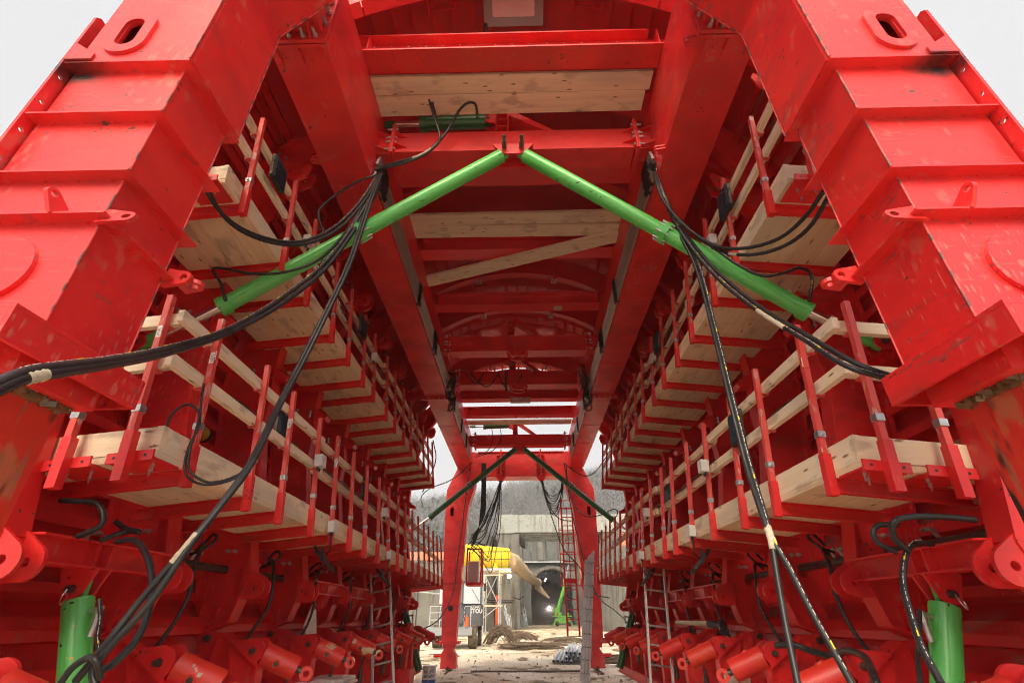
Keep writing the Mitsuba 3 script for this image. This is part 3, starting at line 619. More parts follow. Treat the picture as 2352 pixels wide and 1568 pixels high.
board('last narrow timber board across the girders before the far portal frame', (.0, 16.40, 7.49), (3.7, .40, .05), 0, 'timber_across', 'boards laid across the girders')

for s, e in ((-1, (-3.78, 4.2, 3.86)), (1, (3.56, 4.2, 3.74)), (-1, (-3.62, 16.7, 3.88)), (1, (3.62, 16.7, 3.76))):
    k = thing('ram_bracket', f'red bracket plates pinned round the rod end of the {"left" if s < 0 else "right"} {"bright" if e[1] < 9 else "dark"} green ram', 'bracket', 'brackets at the lower ends of the long rams')
    e = np.array(e); pl = [(.09 * math.cos(a), .09 * math.sin(a)) for a in np.linspace(1.75, -2.2, 12)] + [(-.02, -.16), (-.46, -.02), (-.46, .10)]
    for o in (-.085, .06):
        b = B(); b.prism([pl, disc(0, 0, .028, 12)], .024, lambda x, z, q: np.stack([e[0] - s * x, e[1] + o + q, e[2] + z], 1)); part(k, 'plate', b, 'red_paint')
    b = B(); b.cyl(e - [0, .19, 0], e + [0, .10, 0], .030, 14); b.cyl(e - [0, .24, 0], e - [0, .19, 0], .022, 12); part(k, 'pin', b, 'dark_steel', 40)
    b = B(); b.box(e[0] + s * .20, e[0] + s * .215, e[1] - .0, e[1] + .3, e[2] - .10, e[2] + .08); b.obox(e + [s * .25, .14, -.12], (.50, .30, .014), trimesh.transformations.euler_matrix(0, s * -.28, 0)[:3, :3]); part(k, 'base_plate', b, 'red_paint')

# ---------------------------------------------------------------- formwork shell
CZ = 4.98
LY = [2.99 + 1.466 * i for i in range(9)]; RY = [3.15 + 1.53 * i for i in range(9)]
def arc(r, a0, a1, n): return [(r * math.cos(math.radians(a)), CZ + r * math.sin(math.radians(a))) for a in np.linspace(a0, a1, n)]
# crown: a shell of stringers and arched ribs
crown = thing('crown_formwork', 'dark red ribbed steel vault closing the carriage overhead', 'formwork')
YC0, YC1 = 2.85, 15.2
RS = 4.08
b = B(); o = arc(RS, 24, 156, 67); i_ = arc(RS - .012, 24, 156, 67); b.xz([o + i_[::-1]], YC0, 8.55); b.xz([o + i_[::-1]], 11.48, YC1 - 11.48)
part(crown, 'skin', b, 'red_crown_lightened', 20)
NS = 33; SA = np.linspace(26, 154, NS)
b = B()
for k in range(NS - 1):
    am = (SA[k] + SA[k + 1]) / 2
    if k % 3 == 2 or abs(am - 90) > 28: b = B(); b.xz([arc(RS, SA[k], SA[k + 1], 4) + arc(RS - .012, SA[k + 1], SA[k], 4)], 11.402, .076); part(crown, 'inspection_panel', b, 'red_crown_lightened')
for a in SA:
    ca, sa = math.cos(math.radians(a)), math.sin(math.radians(a)); R = np.array([[ca, 0, sa], [0, 1, 0], [-sa, 0, ca]])
    b = B(); b.obox((ca * (RS - .065), (YC0 + YC1) / 2, CZ + sa * (RS - .065)), (.105, YC1 - YC0 - .02, .014), R); b.obox((ca * (RS - .122), (YC0 + YC1) / 2, CZ + sa * (RS - .122)), (.010, YC1 - YC0 - .02, .052), R)
    part(crown, 'stringer', b, 'red_crown_lightened')
CY = [3.07 + 1.498 * i for i in range(9)]
for j, y in enumerate(CY):
    b = B(); ro, ri = RS - .13, 3.43
    b.xz([arc(ro, 24, 156, 45) + arc(ri, 156, 24, 45)], y - .008, .016); rib = part(crown, 'rib', b, 'red_crown_lightened')
    b = B()
    for a0, a1 in ((24, 58), (58.3, 75), (75.3, 104.7), (105, 121.7), (122, 156)):
        q = arc(ri - .001, a0, a1, 12) + arc(ri - .018, a1, a0, 12); b.xz([q], y - .085, .17)
    part(rib, 'flange', b, 'red_crown_lightened')
    for a in (75, 105):
        ca, sa = math.cos(math.radians(a)), math.sin(math.radians(a)); R = np.array([[ca, 0, sa], [0, 1, 0], [-sa, 0, ca]])
        b = B(); b.obox((ca * (ri - .05), y, CZ + sa * (ri - .05)), (.20, .15, .02), R); b.obox((ca * (ri + .14), y, CZ + sa * (ri + .14)), (.26, .15, .02), R); part(rib, 'joint_plate', b, 'red_crown_lightened')
        b = B(); t = np.array([-sa, 0, ca])
        for e in (-.05, .05):
            c = np.array([ca * (ri - .09), y + e, CZ + sa * (ri - .09)]); b.cyl(c - t * .07, c + t * .07, .012, 8); b.cyl(c + t * .02, c + t * .045, .022, 6); b.cyl(c - t * .045, c - t * .02, .022, 6)
        part(rib, 'bolt', b, 'zinc', 30, kind='stuff')
for x, y in ((-.98, 3.35), (1.08, 3.35), (-.95, 9.8)):      # concreting windows between stringers
    a = math.degrees(math.acos(x / 4.0)); ca, sa = math.cos(math.radians(a)), math.sin(math.radians(a)); R = np.array([[ca, 0, sa], [0, 1, 0], [-sa, 0, ca]])
    c0 = np.array([ca * (RS - .15), y, CZ + sa * (RS - .15)]); t = np.array([-sa, 0, ca])
    b = B(); b.obox(c0 + [0, .18, 0], (.10, .02, .40), R); b.obox(c0 - [0, .18, 0], (.10, .02, .40), R); b.obox(c0 + t * .19, (.14, .5, .03), R); b.obox(c0 - t * .19, (.14, .5, .03), R); b.cyl(c0 - t * .16 - [0, .05, 0], c0 + t * .16 - [0, .05, 0], .05, 14); b.cyl(c0 + t * .20 + [0, -.1, 0], c0 + t * .20 + [0, .10, 0], .02, 8)
    part(crown, 'window_frame', b, 'red_crown_lightened')

# side shutters
INNER = [(-2.62, 7.02), (-2.95, 6.52), (-3.17, 5.7), (-3.28, 4.82), (-3.30, 4.40), (-3.24, 4.0), (-3.26, 3.52), (-3.15, 2.98), (-3.05, 2.24), (-2.96, 1.88), (-3.08, 1.43), (-3.40, 1.31)]
OUTER = [(-3.52, 1.60), (-3.57, 1.92), (-3.76, 3.0), (-3.94, 4.1), (-3.96, 4.5), (-3.92, 5.1), (-3.80, 5.75), (-3.60, 6.4), (-3.32, 6.92), (-3.02, 7.32)]
SKIN = [(-3.42, 1.30), (-3.64, 1.60), (-3.70, 1.92), (-3.88, 3.0), (-4.06, 4.1), (-4.085, 4.5), (-4.05, 5.15), (-3.93, 5.82), (-3.73, 6.5), (-3.45, 7.05), (-3.24, 7.36)]
FSKIN = [(-3.47, 1.40), (-3.455, 1.25), (-3.38, .9), (-3.22, .5), (-3.02, .1)]
def walk(pl, step, off=.0):
    pl = np.array(pl); d = np.r_[0, np.cumsum(np.linalg.norm(np.diff(pl, axis=0), axis=1))]; s = np.arange(off, d[-1], step)
    p = np.stack([np.interp(s, d, pl[:, k]) for k in (0, 1)], 1); q = np.stack([np.interp(s + .01, d, pl[:, k]) for k in (0, 1)], 1); t = q - p; return p, t / np.linalg.norm(t, axis=1, keepdims=True)
JX = {}
for s in (-1, 1):
    side = 'left' if s < 0 else 'right'; YS = LY if s < 0 else RY
    DX, DZ = (0.0, 0.0) if s < 0 else (-.04, -.055)
    MAT = 'red_paint' if s < 0 else 'red_dusty'
    def m(p): return (-s * (p[0] - DX * 0) + (0 if s < 0 else -.04), p[1] + DZ)
    def M(pl): return [m(p) for p in pl]
    sf = thing('side_formwork', f'tall red ribbed side shutter of the tunnel formwork on the {side}', 'formwork', 'side shutters of the tunnel formwork')
    y0, y1 = YS[0] - .12, YS[-1] + .15
    b = B(); q = np.array(SKIN); b.xz([M(SKIN) + M([(x - .012, z) for x, z in SKIN])[::-1]], y0, y1 - y0); part(sf, 'skin', b, MAT)
    b = B(); b.xz([M(FSKIN) + M([(x - .012, z) for x, z in FSKIN])[::-1]], y0, y1 - y0); part(sf, 'foot_skin', b, MAT)
    for pl in (SKIN, FSKIN):
        pts, tg = walk(pl, .285, .05)
        for p, t in zip(pts, tg):
            a, c = m(p); tt = np.array([t[0] * -s, 0, t[1]]); nn = np.array([-s * abs(t[1]), 0, s * -s * 0 + (t[0] * (1 if t[1] > 0 else -1)) * -1.0]); nn = np.cross(tt, [0, 1, 0]); nn = nn * (1 if nn[0] * -s > 0 else -1)
            R = np.array([nn, [0, 1, 0], tt]); cc = np.array([a, (y0 + y1) / 2, c])
            b = B(); b.obox(cc + nn * .074, (.135, y1 - y0 - .01, .014), R); b.obox(cc + nn * .147, (.010, y1 - y0 - .01, .095), R); part(sf, 'stringer', b, MAT)
    lugs = []
    for j, y in enumerate(YS):
        b = B(); b.xz([M(INNER) + M(OUTER)] + ([M(disc(-3.30, 1.93, .05, 14))] if 0 < j < 7 else []), y - .009, .018)
        rib = part(sf, 'rib', b, 'red_paint')
        b = B(); pl = INNER
        for (ax, az), (bx, bz) in zip(pl[:-1], pl[1:]):
            A, C = np.array(m((ax, az))), np.array(m((bx, bz))); L = np.linalg.norm(C - A); d = (C - A) / L; d3 = np.array([d[0], 0, d[1]]); n3 = np.cross(d3, [0, 1, 0]); n3 = n3 * (1 if n3[0] * -s > 0 or (abs(n3[0]) < .3 and n3[2] < 0) else -1)
            wdt = .19 if az < 2.3 or az > 3.6 else .19
            b.obox((*[(A[0] + C[0]) / 2 + n3[0] * .008], y, (A[1] + C[1]) / 2 + n3[2] * .008), (L, wdt, .018), np.array([d3, [0, 1, 0], n3]))
        part(rib, 'flange', b, 'red_paint')
        b = B(); ol = [(x + .09, z) for x, z in OUTER]
        for (ax, az), (bx, bz) in zip(ol[:-1], ol[1:]):
            A, C = np.array(m((ax, az))), np.array(m((bx, bz))); L = np.linalg.norm(C - A); d = (C - A) / L; d3 = np.array([d[0], 0, d[1]])
            b.obox(((A[0] + C[0]) / 2, y - .012, (A[1] + C[1]) / 2), (L, .006, .008), np.array([d3, [0, 1, 0], np.cross(d3, [0, 1, 0])]))
        ow = [(x + .012, z) for x, z in OUTER]
        for (ax, az), (bx, bz) in zip(ow[:-1], ow[1:]):
            A, C = np.array(m((ax, az))), np.array(m((bx, bz))); L = np.linalg.norm(C - A); d = (C - A) / L; d3 = np.array([d[0], 0, d[1]])
            b.obox(((A[0] + C[0]) / 2, y, (A[1] + C[1]) / 2), (L, .13, .014), np.array([d3, [0, 1, 0], np.cross(d3, [0, 1, 0])]))
        part(rib, 'outer_flange', b, MAT)
        # double lug with a pin hole low on the rib
        lug = [(-3.03, 1.945), (-2.985, 1.94)] + [(-2.88 + .108 * math.cos(a), 1.745 + .108 * math.sin(a)) for a in np.linspace(.95, -1.75, 14)] + [(-3.05, 1.632)]
        for e in (-.085, .065):
            b = B(); b.xz([M(lug), M(disc(-2.88, 1.745, .028, 12))], y + e, .024); part(rib, 'lug', b, 'red_paint')
        # bolted joint half-way up and the bracket foot above it
        b = B(); A = m((-3.22, 4.31)); C = m((-3.90, 4.42)); b.obox(((A[0] + C[0]) / 2, y + .035, (A[1] + C[1]) / 2), (abs(A[0] - C[0]), .12, .016), np.array([[-s * (-1), 0, -.16], [0, 1, 0], [0, 0, 1]])); part(rib, 'joint_plate', b, MAT)
        b = B()
        for t_ in (.12, .22, .55, .75):
            q = np.array([A[0] + (C[0] - A[0]) * t_, y - .04, A[1] + (C[1] - A[1]) * t_]); b.cyl(q - [0, 0, .06], q + [0, 0, .06], .011, 6); b.cyl(q - [0, 0, .045], q - [0, 0, .02], .021, 6); b.cyl(q + [0, 0, .02], q + [0, 0, .045], .021, 6)
        part(rib, 'bolt', b, 'zinc', 30, kind='stuff')
        b = B(); b.xz([M([(-3.29, 4.42), (-3.06, 4.28), (-3.10, 4.22), (-3.29, 4.26)])], y - .09, .18); part(rib, 'bracket_foot', b, MAT)
        # paired lugs hanging at the crown hinge
        for e in (-.09, .07):
            b = B(); c = [(-2.98, 6.50), (-2.70, 6.70), (-2.66, 6.62), (-2.70, 6.45), (-2.80, 6.38), (-2.92, 6.42)]; b.xz([M(c), M(disc(-2.79, 6.53, .03, 12))], y + e, .022); part(rib, 'hinge_lug', b, MAT)
        b = B(); q = np.array([*m((-3.1, 6.9)), ]); 
        for dx, dz in ((0, 0), (.10, .09), (-.2, -.25)):
            c = np.array([q[0] - s * dx * -1 * 1, y - .012, q[1] + dz]); b.cyl(c, c - [0, .05, 0], .012, 6); b.cyl(c, c - [0, .022, 0], .024, 6)
        part(rib, 'bolt', b, 'zinc', 30, kind='stuff')
        # bolt heads, stiffeners
        b = B()
        for x, z in ((-3.10, 2.28), (-3.22, 2.12), (-3.30, 2.12)):
            c = m((x, z)); b.cyl((c[0], y - .009, c[1]), (c[0], y - .03, c[1]), .024, 6); b.cyl((c[0], y - .03, c[1]), (c[0], y - .075, c[1]), .012, 6)
        part(rib, 'bolt', b, 'zinc', 30, kind='stuff')
        b = B()
        for x0, z0, x1, z1 in ((-3.42, 1.34, -3.40, 1.58), (-3.24, 1.38, -3.22, 1.56), (-3.34, 2.9, -3.7, 3.06)):
            b = B(); A, C = m((x0, z0)), m((x1, z1)); L = math.hypot(C[0] - A[0], C[1] - A[1]); d3 = np.array([(C[0] - A[0]) / L, 0, (C[1] - A[1]) / L]); b.obox(((A[0] + C[0]) / 2, y - .04, (A[1] + C[1]) / 2), (L, .06, .012), np.array([d3, [0, 1, 0], np.cross(d3, [0, 1, 0])])); part(rib, 'stiffener', b, MAT)
        # hinged foot
        b = B(); fp = [(-3.36, 1.30), (-3.26, 1.345), (-3.07, 1.315), (-2.66, 1.035), (-2.645, .98), (-2.645, .25), (-3.05, .25), (-3.26, .6), (-3.34, .95)]
        b.xz([M(fp)], y - .055, .016); foot = part(sf, 'foot_rib', b, 'red_paint')
        b = B(); fl = [(-3.40, 1.21), (-3.07, 1.322), (-2.65, 1.04), (-2.64, .25)]
        for (ax, az), (bx, bz) in zip(fl[:-1], fl[1:]):
            A, C = np.array(m((ax, az))), np.array(m((bx, bz))); L = np.linalg.norm(C - A); d = (C - A) / L; d3 = np.array([d[0], 0, d[1]])
            if az == 1.21: continue
            b.obox(((A[0] + C[0]) / 2, y - .045, (A[1] + C[1]) / 2), (L, .15, .018), np.array([d3, [0, 1, 0], np.cross(d3, [0, 1, 0])]))
        part(foot, 'flange', b, 'red_paint')
        b = B(); c = m((-3.255, 1.275)); b.cyl((c[0], y - .03, c[1]), (c[0], y - .10, c[1]), .034, 14); b.cyl((c[0], y - .10, c[1]), (c[0], y - .115, c[1]), .02, 14); part(foot, 'hinge_pin', b, 'dark_steel', 40)
        b = B()
        for x0, z0, x1, z1 in ((-2.98, 1.20, -2.90, .95), (-3.12, 1.27, -3.16, .98)):
            b = B(); A, C = m((x0, z0)), m((x1, z1)); L = math.hypot(C[0] - A[0], C[1] - A[1]); d3 = np.array([(C[0] - A[0]) / L, 0, (C[1] - A[1]) / L]); b.obox(((A[0] + C[0]) / 2, y - .085, (A[1] + C[1]) / 2), (L, .06, .012), np.array([d3, [0, 1, 0], np.cross(d3, [0, 1, 0])])); part(foot, 'stiffener', b, 'red_paint')
        for e in (-.13, .03):
            b = B(); lp = [(-2.98, 1.25)] + [(-2.715 + .112 * math.cos(a), 1.165 + .112 * math.sin(a)) for a in np.linspace(1.85, -.95, 14)] + [(-2.66, 1.03)]; b.xz([M(lp), M(disc(-2.715, 1.165, .03, 12))], y + e, .026); part(foot, 'lug', b, 'red_paint')
        # jack tube hanging from its pin
        pz = 1.165 + (0 if s < 0 else (-.02 if j < 4 else .02))
        p0 = np.array([m((-2.715, 1.165))[0], y - .05, m((0, 1.165))[1]]); pe = p0 + np.array([-s * .48, .20, -.215]); d = (pe - p0) / np.linalg.norm(pe - p0)
        jt = thing('jack_tube', f'{ORD[j]} red screw jack tube pinned to the feet of the {side} shutter', 'screw jack', 'red jack tubes along the feet of the shutters')
        b = B(); b.cyl(p0 + d * .085, p0 + d * .45, .108, 28); b.cyl(p0 + d * .39, p0 + d * .394, .111, 28); part(jt, 'tube', b, 'red_jack', 40)
        b = B(); b.cyl(p0 - [0, .10, 0], p0 + [0, .10, 0], .027, 14); b.cyl(p0 - [0, .13, 0], p0 - [0, .10, 0], .022, 12); part(jt, 'pin', b, 'dark_steel', 40)
        b = B(); b.cyl(p0 + d * -.02, p0 + d * .09, .045, 14); part(jt, 'root', b, 'red_jack', 40)
        b = B(); b.cyl(p0 + d * .455, p0 + d * .51, .032, 12); part(jt, 'spindle', b, 'dark_steel', 40)
        u = np.cross(d, [0, 0, 1.0]); u /= np.linalg.norm(u); w = np.cross(u, d)
        b = B(); b.prism([disc(0, 0, .068, 22), disc(0, 0, .030, 16)], .055, lambda x, z, q: pe + np.outer(x, d) + np.outer(z, w) + np.outer(q - .027, u)); part(jt, 'eye', b, 'red_jack', 40)
        c = p0 + d * .2 + (np.array([-s * .0, 0, 1.0]) * .085 if s > 0 else np.array([.05, -.08, -.03])) + d * .04
        b = B(); q0 = p0 + d * .24; nn_ = c - q0; nn_ = nn_ - d * (nn_ @ d); nn_ /= np.linalg.norm(nn_); b.cyl(q0 + nn_ * .10, q0 + nn_ * .119, .036, 16); part(jt, 'bung_ring', b, 'red_jack', 40)
        b = B(); b.cyl(q0 + nn_ * .1195, q0 + nn_ * .1205, .025, 14); part(jt, 'bung_hole', b, 'dark_steel')
    b = B(); a = m((-2.63, .30)); b.box(a[0] - .02, a[0] + .03, YS[0] - .05, YS[-1] + .1, a[1] - .02, a[1] + .13); b.box(a[0] - .06, a[0] + .06, YS[0] - .05, YS[-1] + .1, a[1] - .04, a[1] - .021); part(sf, 'base_rail', b, 'red_paint')
    # long tie bars between ribs and the short I-beam the vertical ram hangs from
    for z, x in ((3.62, -3.34), (2.62, -3.30)):
        b = B(); a = m((x, z)); b.obox((a[0], (YS[1] + YS[-1]) / 2, a[1]), (.012, YS[-1] - YS[1], .11)); part(sf, 'tie_bar', b, MAT)
    for j in (0, 3, 4, 7):
        ya, yb_ = YS[j] + .10, YS[j + 1] - .10; a = m((-2.95, 1.755)); sg = -s
        b = B(); b.box(a[0] - .085, a[0] + .085, ya, yb_, a[1] - .005, a[1] + .009); b.box(a[0] - .085, a[0] + .085, ya, yb_, a[1] + .15, a[1] + .164); b.box(a[0] - .006, a[0] + .006, ya, yb_, a[1] + .0095, a[1] + .1495); ib = part(sf, 'i_beam', b, 'red_paint')
        yr = YS[j] + .62
        b = B()
        for e in (-.07, .055): b = B(); b.box(a[0] + (.0065 if s < 0 else -.083), a[0] + (.083 if s < 0 else -.0065), yr + e, yr + e + .014, a[1] + .0095, a[1] + .1495); part(ib, 'stiffener', b, 'red_paint')
        for e in (-.062, .046):
            b = B(); b.prism([[(-.13, 0), (.13, 0), (.07, -.15), (.03, -.185), (-.03, -.185), (-.07, -.15)], disc(0, -.12, .026, 12)], .018, lambda x, z, q: np.stack([a[0] + x, yr + e + q, a[1] - .0055 + z], 1)); part(ib, 'lug', b, 'red_paint')
        if j in (0, 7):
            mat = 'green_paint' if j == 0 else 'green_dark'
            top = np.array([a[0], yr, a[1] - .13]); bot = np.array([a[0] - s * .50, yr - .02, .35]); d = (bot - top) / np.linalg.norm(bot - top)
            rk = thing('lift_ram', f'upright {"bright green" if j == 0 else "dark green"} ram hanging under the {side} shutter ' + ('close to the camera' if j == 0 else 'near its far end'), 'hydraulic ram', 'upright green rams')
            b = B(); b.cyl(top + d * .07, bot, .086, 28); b.cyl(top + d * .10, top + d * .106, .0885, 28); part(rk, 'barrel', b, mat, 40)
            b = B(); b.obox(top + d * .02, (.10, .035, .15)); part(rk, 'eye', b, mat)
            b = B(); b.cyl(top - [0, .10, 0], top + [0, .09, 0], .024, 12); part(rk, 'pin', b, 'dark_steel', 40)
            b = B(); b.tube(spline([top + [0, -.10, 0], top + [.0, -.12, -.05], top + [.02, -.13, -.09], top + [.03, -.11, -.05], top + [.01, -.11, -.02]]), .004, 6); part(rk, 'spring_clip', b, 'chrome', 40)
            f0 = top + d * .14 + np.array([-s * .09, -.02, 0]); f1 = f0 + np.array([-s * .10, -.04, .02]); f2 = f1 - [0, 0, .16]
            b = B(); b.cyl(f0, f1, .016, 10); b.cyl(f1 + [0, 0, .015], f1 - [0, 0, .05], .020, 6); b.cyl(f1 - [0, 0, .05], f2, .017, 10); part(rk, 'hose_elbow', b, 'zinc', 40)

# ---------------------------------------------------------------- walkways
def patt(y, n, a=.76, b=.70):
    y = list(y)
    while len(y) < n: y.append(y[-1] + (a if len(y) % 2 else b))
    return y
PANEL = [(-2.51, 4.9, 3.28), (-2.51, 8.0, 3.27), (2.31, 4.9, 3.16), (2.46, 8.2, 3.19), (-2.55, 3.62, 5.65), (2.38, 4.0, 5.49)]
WALKS = [(-1, 'lower', -2.285, 2.278, -.0071, patt([3.41, 4.257, 4.894, 5.70, 6.368, 7.087, 7.806], 18), 15.9), (1, 'lower', 2.20, 2.20, .0075, patt([3.517, 4.356, 5.05, 5.93, 6.69, 7.5, 8.11], 17, .80, .74), 15.9),
         (-1, 'upper', -2.49, 4.74, 0.0, [3.28, 4.14, 4.80, 5.69, 6.39, 7.17, 7.80, 8.73, 9.44, 10.28, 11.1, 11.9, 12.75, 13.5, 14.3], 14.4), (1, 'upper', 2.355, 4.67, 0.0, [3.335, 4.16, 4.84, 5.73, 6.44, 7.23, 7.95, 8.8, 9.5, 10.3, 11.1, 11.9, 12.7, 13.5, 14.3], 14.4)]
for s, lev, X0, Z0, SL, YB, YE in WALKS:
    side = 'left' if s < 0 else 'right'; low = lev == 'lower'
    t = .105; out = np.array([s * math.cos(t), 0, -math.sin(t)]); up = np.array([s * math.sin(t), 0, math.cos(t)]); RW = np.array([out, [0, 1, 0], up])
    Y0 = YB[0] - (.30 if low else .28)
    def loc(u, y, w): return np.array([X0, y, Z0 + SL * (y - YB[0])]) + out * u + up * w
    wk = thing('walkway', f'{lev} {side} timber walkway on red brackets with a two-rail guard', 'walkway', 'timber walkways along the shutters')
    WD = .80 if low else .98
    def lbox(b, u0, u1, ya, yb_, w0, w1):
        ym = (ya + yb_) / 2; sl = np.array([0, 1, SL]); sl /= np.linalg.norm(sl)
        b.obox(loc((u0 + u1) / 2, ym, (w0 + w1) / 2), (abs(u1 - u0), yb_ - ya, abs(w1 - w0)), np.array([out, sl, np.cross(out, sl) * (1 if np.cross(out, sl)[2] > 0 else -1)]))
    for i, y in enumerate(YB):
        b = B(); lbox(b, .062, WD + .18, y - .028, y + .028, 0, .008); lbox(b, .062, WD + .18, y - .028, y + .028, .092, .10); lbox(b, .062, WD + .18, y + .012, y + .0275, .0081, .0919); br = part(wk, 'bracket', b, 'red_paint')
        b = B(); q = .030
        lbox(b, 0, .060, y - q, y + q, -.02, .275); part(br, 'socket', b, 'red_paint')
        b = B(); lbox(b, .008, .052, y - .022, y + .022, .2755, 1.375); po = part(wk, 'post', b, 'post_paint')
        b = B(); lbox(b, .002, .058, y - .027, y + .027, .40, .448); lbox(b, .022, .038, y - .040, y - .0275, .41, .43); part(po, 'clamp', b, 'zinc')
        for w in (.80, 1.17):
            b = B(); lbox(b, .053, .125, y - .018, y + .018, w - .062, w - .052); lbox(b, .120, .125, y - .018, y + .018, w - .052, w - .02); part(po, 'rail_hook', b, 'post_paint')
        if i < 6 and low and i % 2 == (0 if s < 0 else 0):
            b = B(); lbox(b, -.0005, .006, y - .024, y - .0232, .98, 1.06); lbox(b, .012, .048, y - .0226, y - .0222, .95, 1.05); st = part(po, 'sticker', b, 'white_paint')
            tm = meshkit.text_mesh('PERI', .024, .0008); v = np.array(tm.vertices)
            # reading upwards along the post
            vv = np.array([loc(.042 - a[1], y - .0227 - a[2] * .5, .962 + a[0]) for a in v]); b = B(); b.add(vv, np.array(tm.faces)); part(po, 'lettering', b, 'rubber')
    # deck planks, toe boards and rails in lengths
    cuts = [Y0, 5.35, 7.9, 10.4, 12.9, YE]; n = 4 if not low else 3; pw = WD / n
    for a, c in zip(cuts[:-1], cuts[1:]):
        for k in range(n):
            g = RNG.uniform(-.04, .04); b = B(); lbox(b, .062 + pw * k + .002, .062 + pw * (k + 1) - .003, a + (0.0 if a == Y0 else .003) , c - .003, .1015 + .002 * RNG.random(), .148); part(wk, 'plank', b, 'timber_warm' if RNG.random() < .6 else 'timber_long')
        b = B(); lbox(b, .063, .108, a + (.05 if a == Y0 else .003), c - .003, .1495, .325); part(wk, 'toe_board', b, 'timber_long' if not low else 'timber_pale')
        b = B(); lbox(b, .0625, .110, a + .003, c - .003, .085, .1005) if False else None
    for w in (.80, 1.17):
        for a, c, dw in ((Y0 - .10, 6.0, 0), (5.85, 8.9, .0), (8.7, 11.6, 0), (11.4, YE + (.5 if not low else .1), 0)):
            e = .0 if a < 3.6 or int(a * 10) % 2 else .048
            b = B(); lbox(b, .0635 + e, .110 + e, a, c, w - .050, w + .045); part(wk, 'guard_rail', b, 'timber_pale' if a < 3.6 else 'timber_long')
    # near end: toe board, rails and two posts across the deck
    U = .86 if low else .80
    b = B(); lbox(b, .109, U, Y0, Y0 + .046, .155, .325); part(wk, 'end_toe_board', b, 'timber_end')
    b = B(); lbox(b, .063, .1075, Y0 - .004, Y0 + .049, .1495, .328); part(wk, 'end_toe_board', b, 'timber_end')
    for w in (.80, 1.17):
        b = B(); lbox(b, .112, U + .12, Y0 - .06, Y0 - .012, w - .050, w + .045); part(wk, 'end_rail', b, 'timber_end')
    for u in ((.20, .60) if low else (.25, .66)):
        b = B(); lbox(b, u - .032, u + .032, Y0 - .125, Y0 - .062, -.06, .27); lbox(b, u - .15, u + .15, Y0 - .061, Y0 - .047, .075, .145); lbox(b, u - .15, u + .15, Y0 - .046, Y0 + .22, .085, .0985); so = part(wk, 'end_socket', b, 'red_paint')
        b = B()
        for e in (-.10, .10): c = loc(u + e, Y0 - .0615, .11); b.cyl(c, c - [0, .002, 0], .009, 8)
        part(so, 'hole', b, 'black_plastic', kind='stuff')
        b = B()
        for e, f in ((-.08, .06), (.08, .06), (.0, .15)): c = loc(u + e, Y0 + f, .085); b.cyl(c, c - up * .05, .006, 8); b.cyl(c, c - up * .018, .012, 6)
        part(so, 'bolt', b, 'zinc', kind='stuff')
        b = B(); lbox(b, u - .022, u + .022, Y0 - .118, Y0 - .07, .2705, 1.36); po = part(wk, 'end_post', b, 'post_paint')
        b = B(); lbox(b, u - .028, u + .028, Y0 - .124, Y0 - .064, .40, .45); part(po, 'clamp', b, 'zinc')
        for w in (.80, 1.17):
            b = B(); lbox(b, u - .02, u + .02, Y0 - .0695, Y0 - .002, w - .064, w - .052); part(po, 'rail_hook', b, 'post_paint')
        if low:
            b = B(); lbox(b, u - .016, u + .016, Y0 - .1186, Y0 - .1182, .98, 1.08); part(po, 'sticker', b, 'white_paint')
            tm = meshkit.text_mesh('PERI', .022, .0008); v = np.array(tm.vertices); sg = 1 if s > 0 else -1
            vv = np.array([loc(u + sg * (-a[1] + .011) * 1.0, Y0 - .1187 - a[2] * .5, .99 + a[0]) for a in v]); ff = np.array(tm.faces); b = B(); b.add(vv, ff); part(po, 'lettering', b, 'rubber')
    # junction boxes and floodlights fixed to it
    if low:
        for y, ex in ((YB[4] - .05, 0), (YB[8] - .05, 0)):
            c = loc(-.03, y - .10, .16)
            jb = thing('junction_box', f'grey junction box on the toe board of the lower {side} walkway, ' + ('nearer one' if y < 8 else 'farther one'), 'junction box', 'grey junction boxes')
            b = B(); b.obox(c, (.07, .12, .13), RW); part(jb, 'case', b, 'grey_plastic'); b = B(); b.obox(c - out * .038, (.012, .125, .135), RW); part(jb, 'lid', b, 'grey_plastic')
            b = B()
            for e in (-.03, 0., .03): b.cyl(c + [0, e, -.065], c + [0, e, -.10], .011, 8)
            part(jb, 'gland', b, 'black_plastic', 40, kind='stuff')
            fl = thing('floodlight', f'black floodlight tilted under the edge of the lower {side} walkway, ' + ('nearer one' if y < 8 else 'farther one'), 'floodlight', 'black floodlights under the lower walkways')
            c2 = loc(.12, y + .12, -.16); RR = trimesh.transformations.euler_matrix(.25, s * .75, 0)[:3, :3]
            b = B(); b.obox(c2, (.34, .20, .035), RR); part(fl, 'body', b, 'black_plastic'); b = B(); b.obox(c2 - RR[2] * .021, (.28, .16, .006), RR); part(fl, 'glass', b, 'navy_glass')
            b = B(); b.obox(c2 + np.array([0, -.105, .05]), (.03, .008, .16)); b.cyl(c2 + [0, -.115, 0], c2 + [0, -.10, 0], .016, 8); part(fl, 'yoke', b, 'black_plastic')
            b = B(); b.tube(spline([c + [0, 0, -.10], c + [0, .02, -.20], c + [.0, .06, -.24], c2 + [0, 0, .02]]), .008, 6); single('lamp_cable', f'black cable looping down to the floodlight under the lower {side} walkway, ' + ('nearer one' if y < 8 else 'farther one'), 'cable', b, 'rubber', 40, 'floodlight cables')
    yj, yp = (YB[3] + .02, YB[2] + .35) if low else (YB[2] - .12, YB[1] + .30)
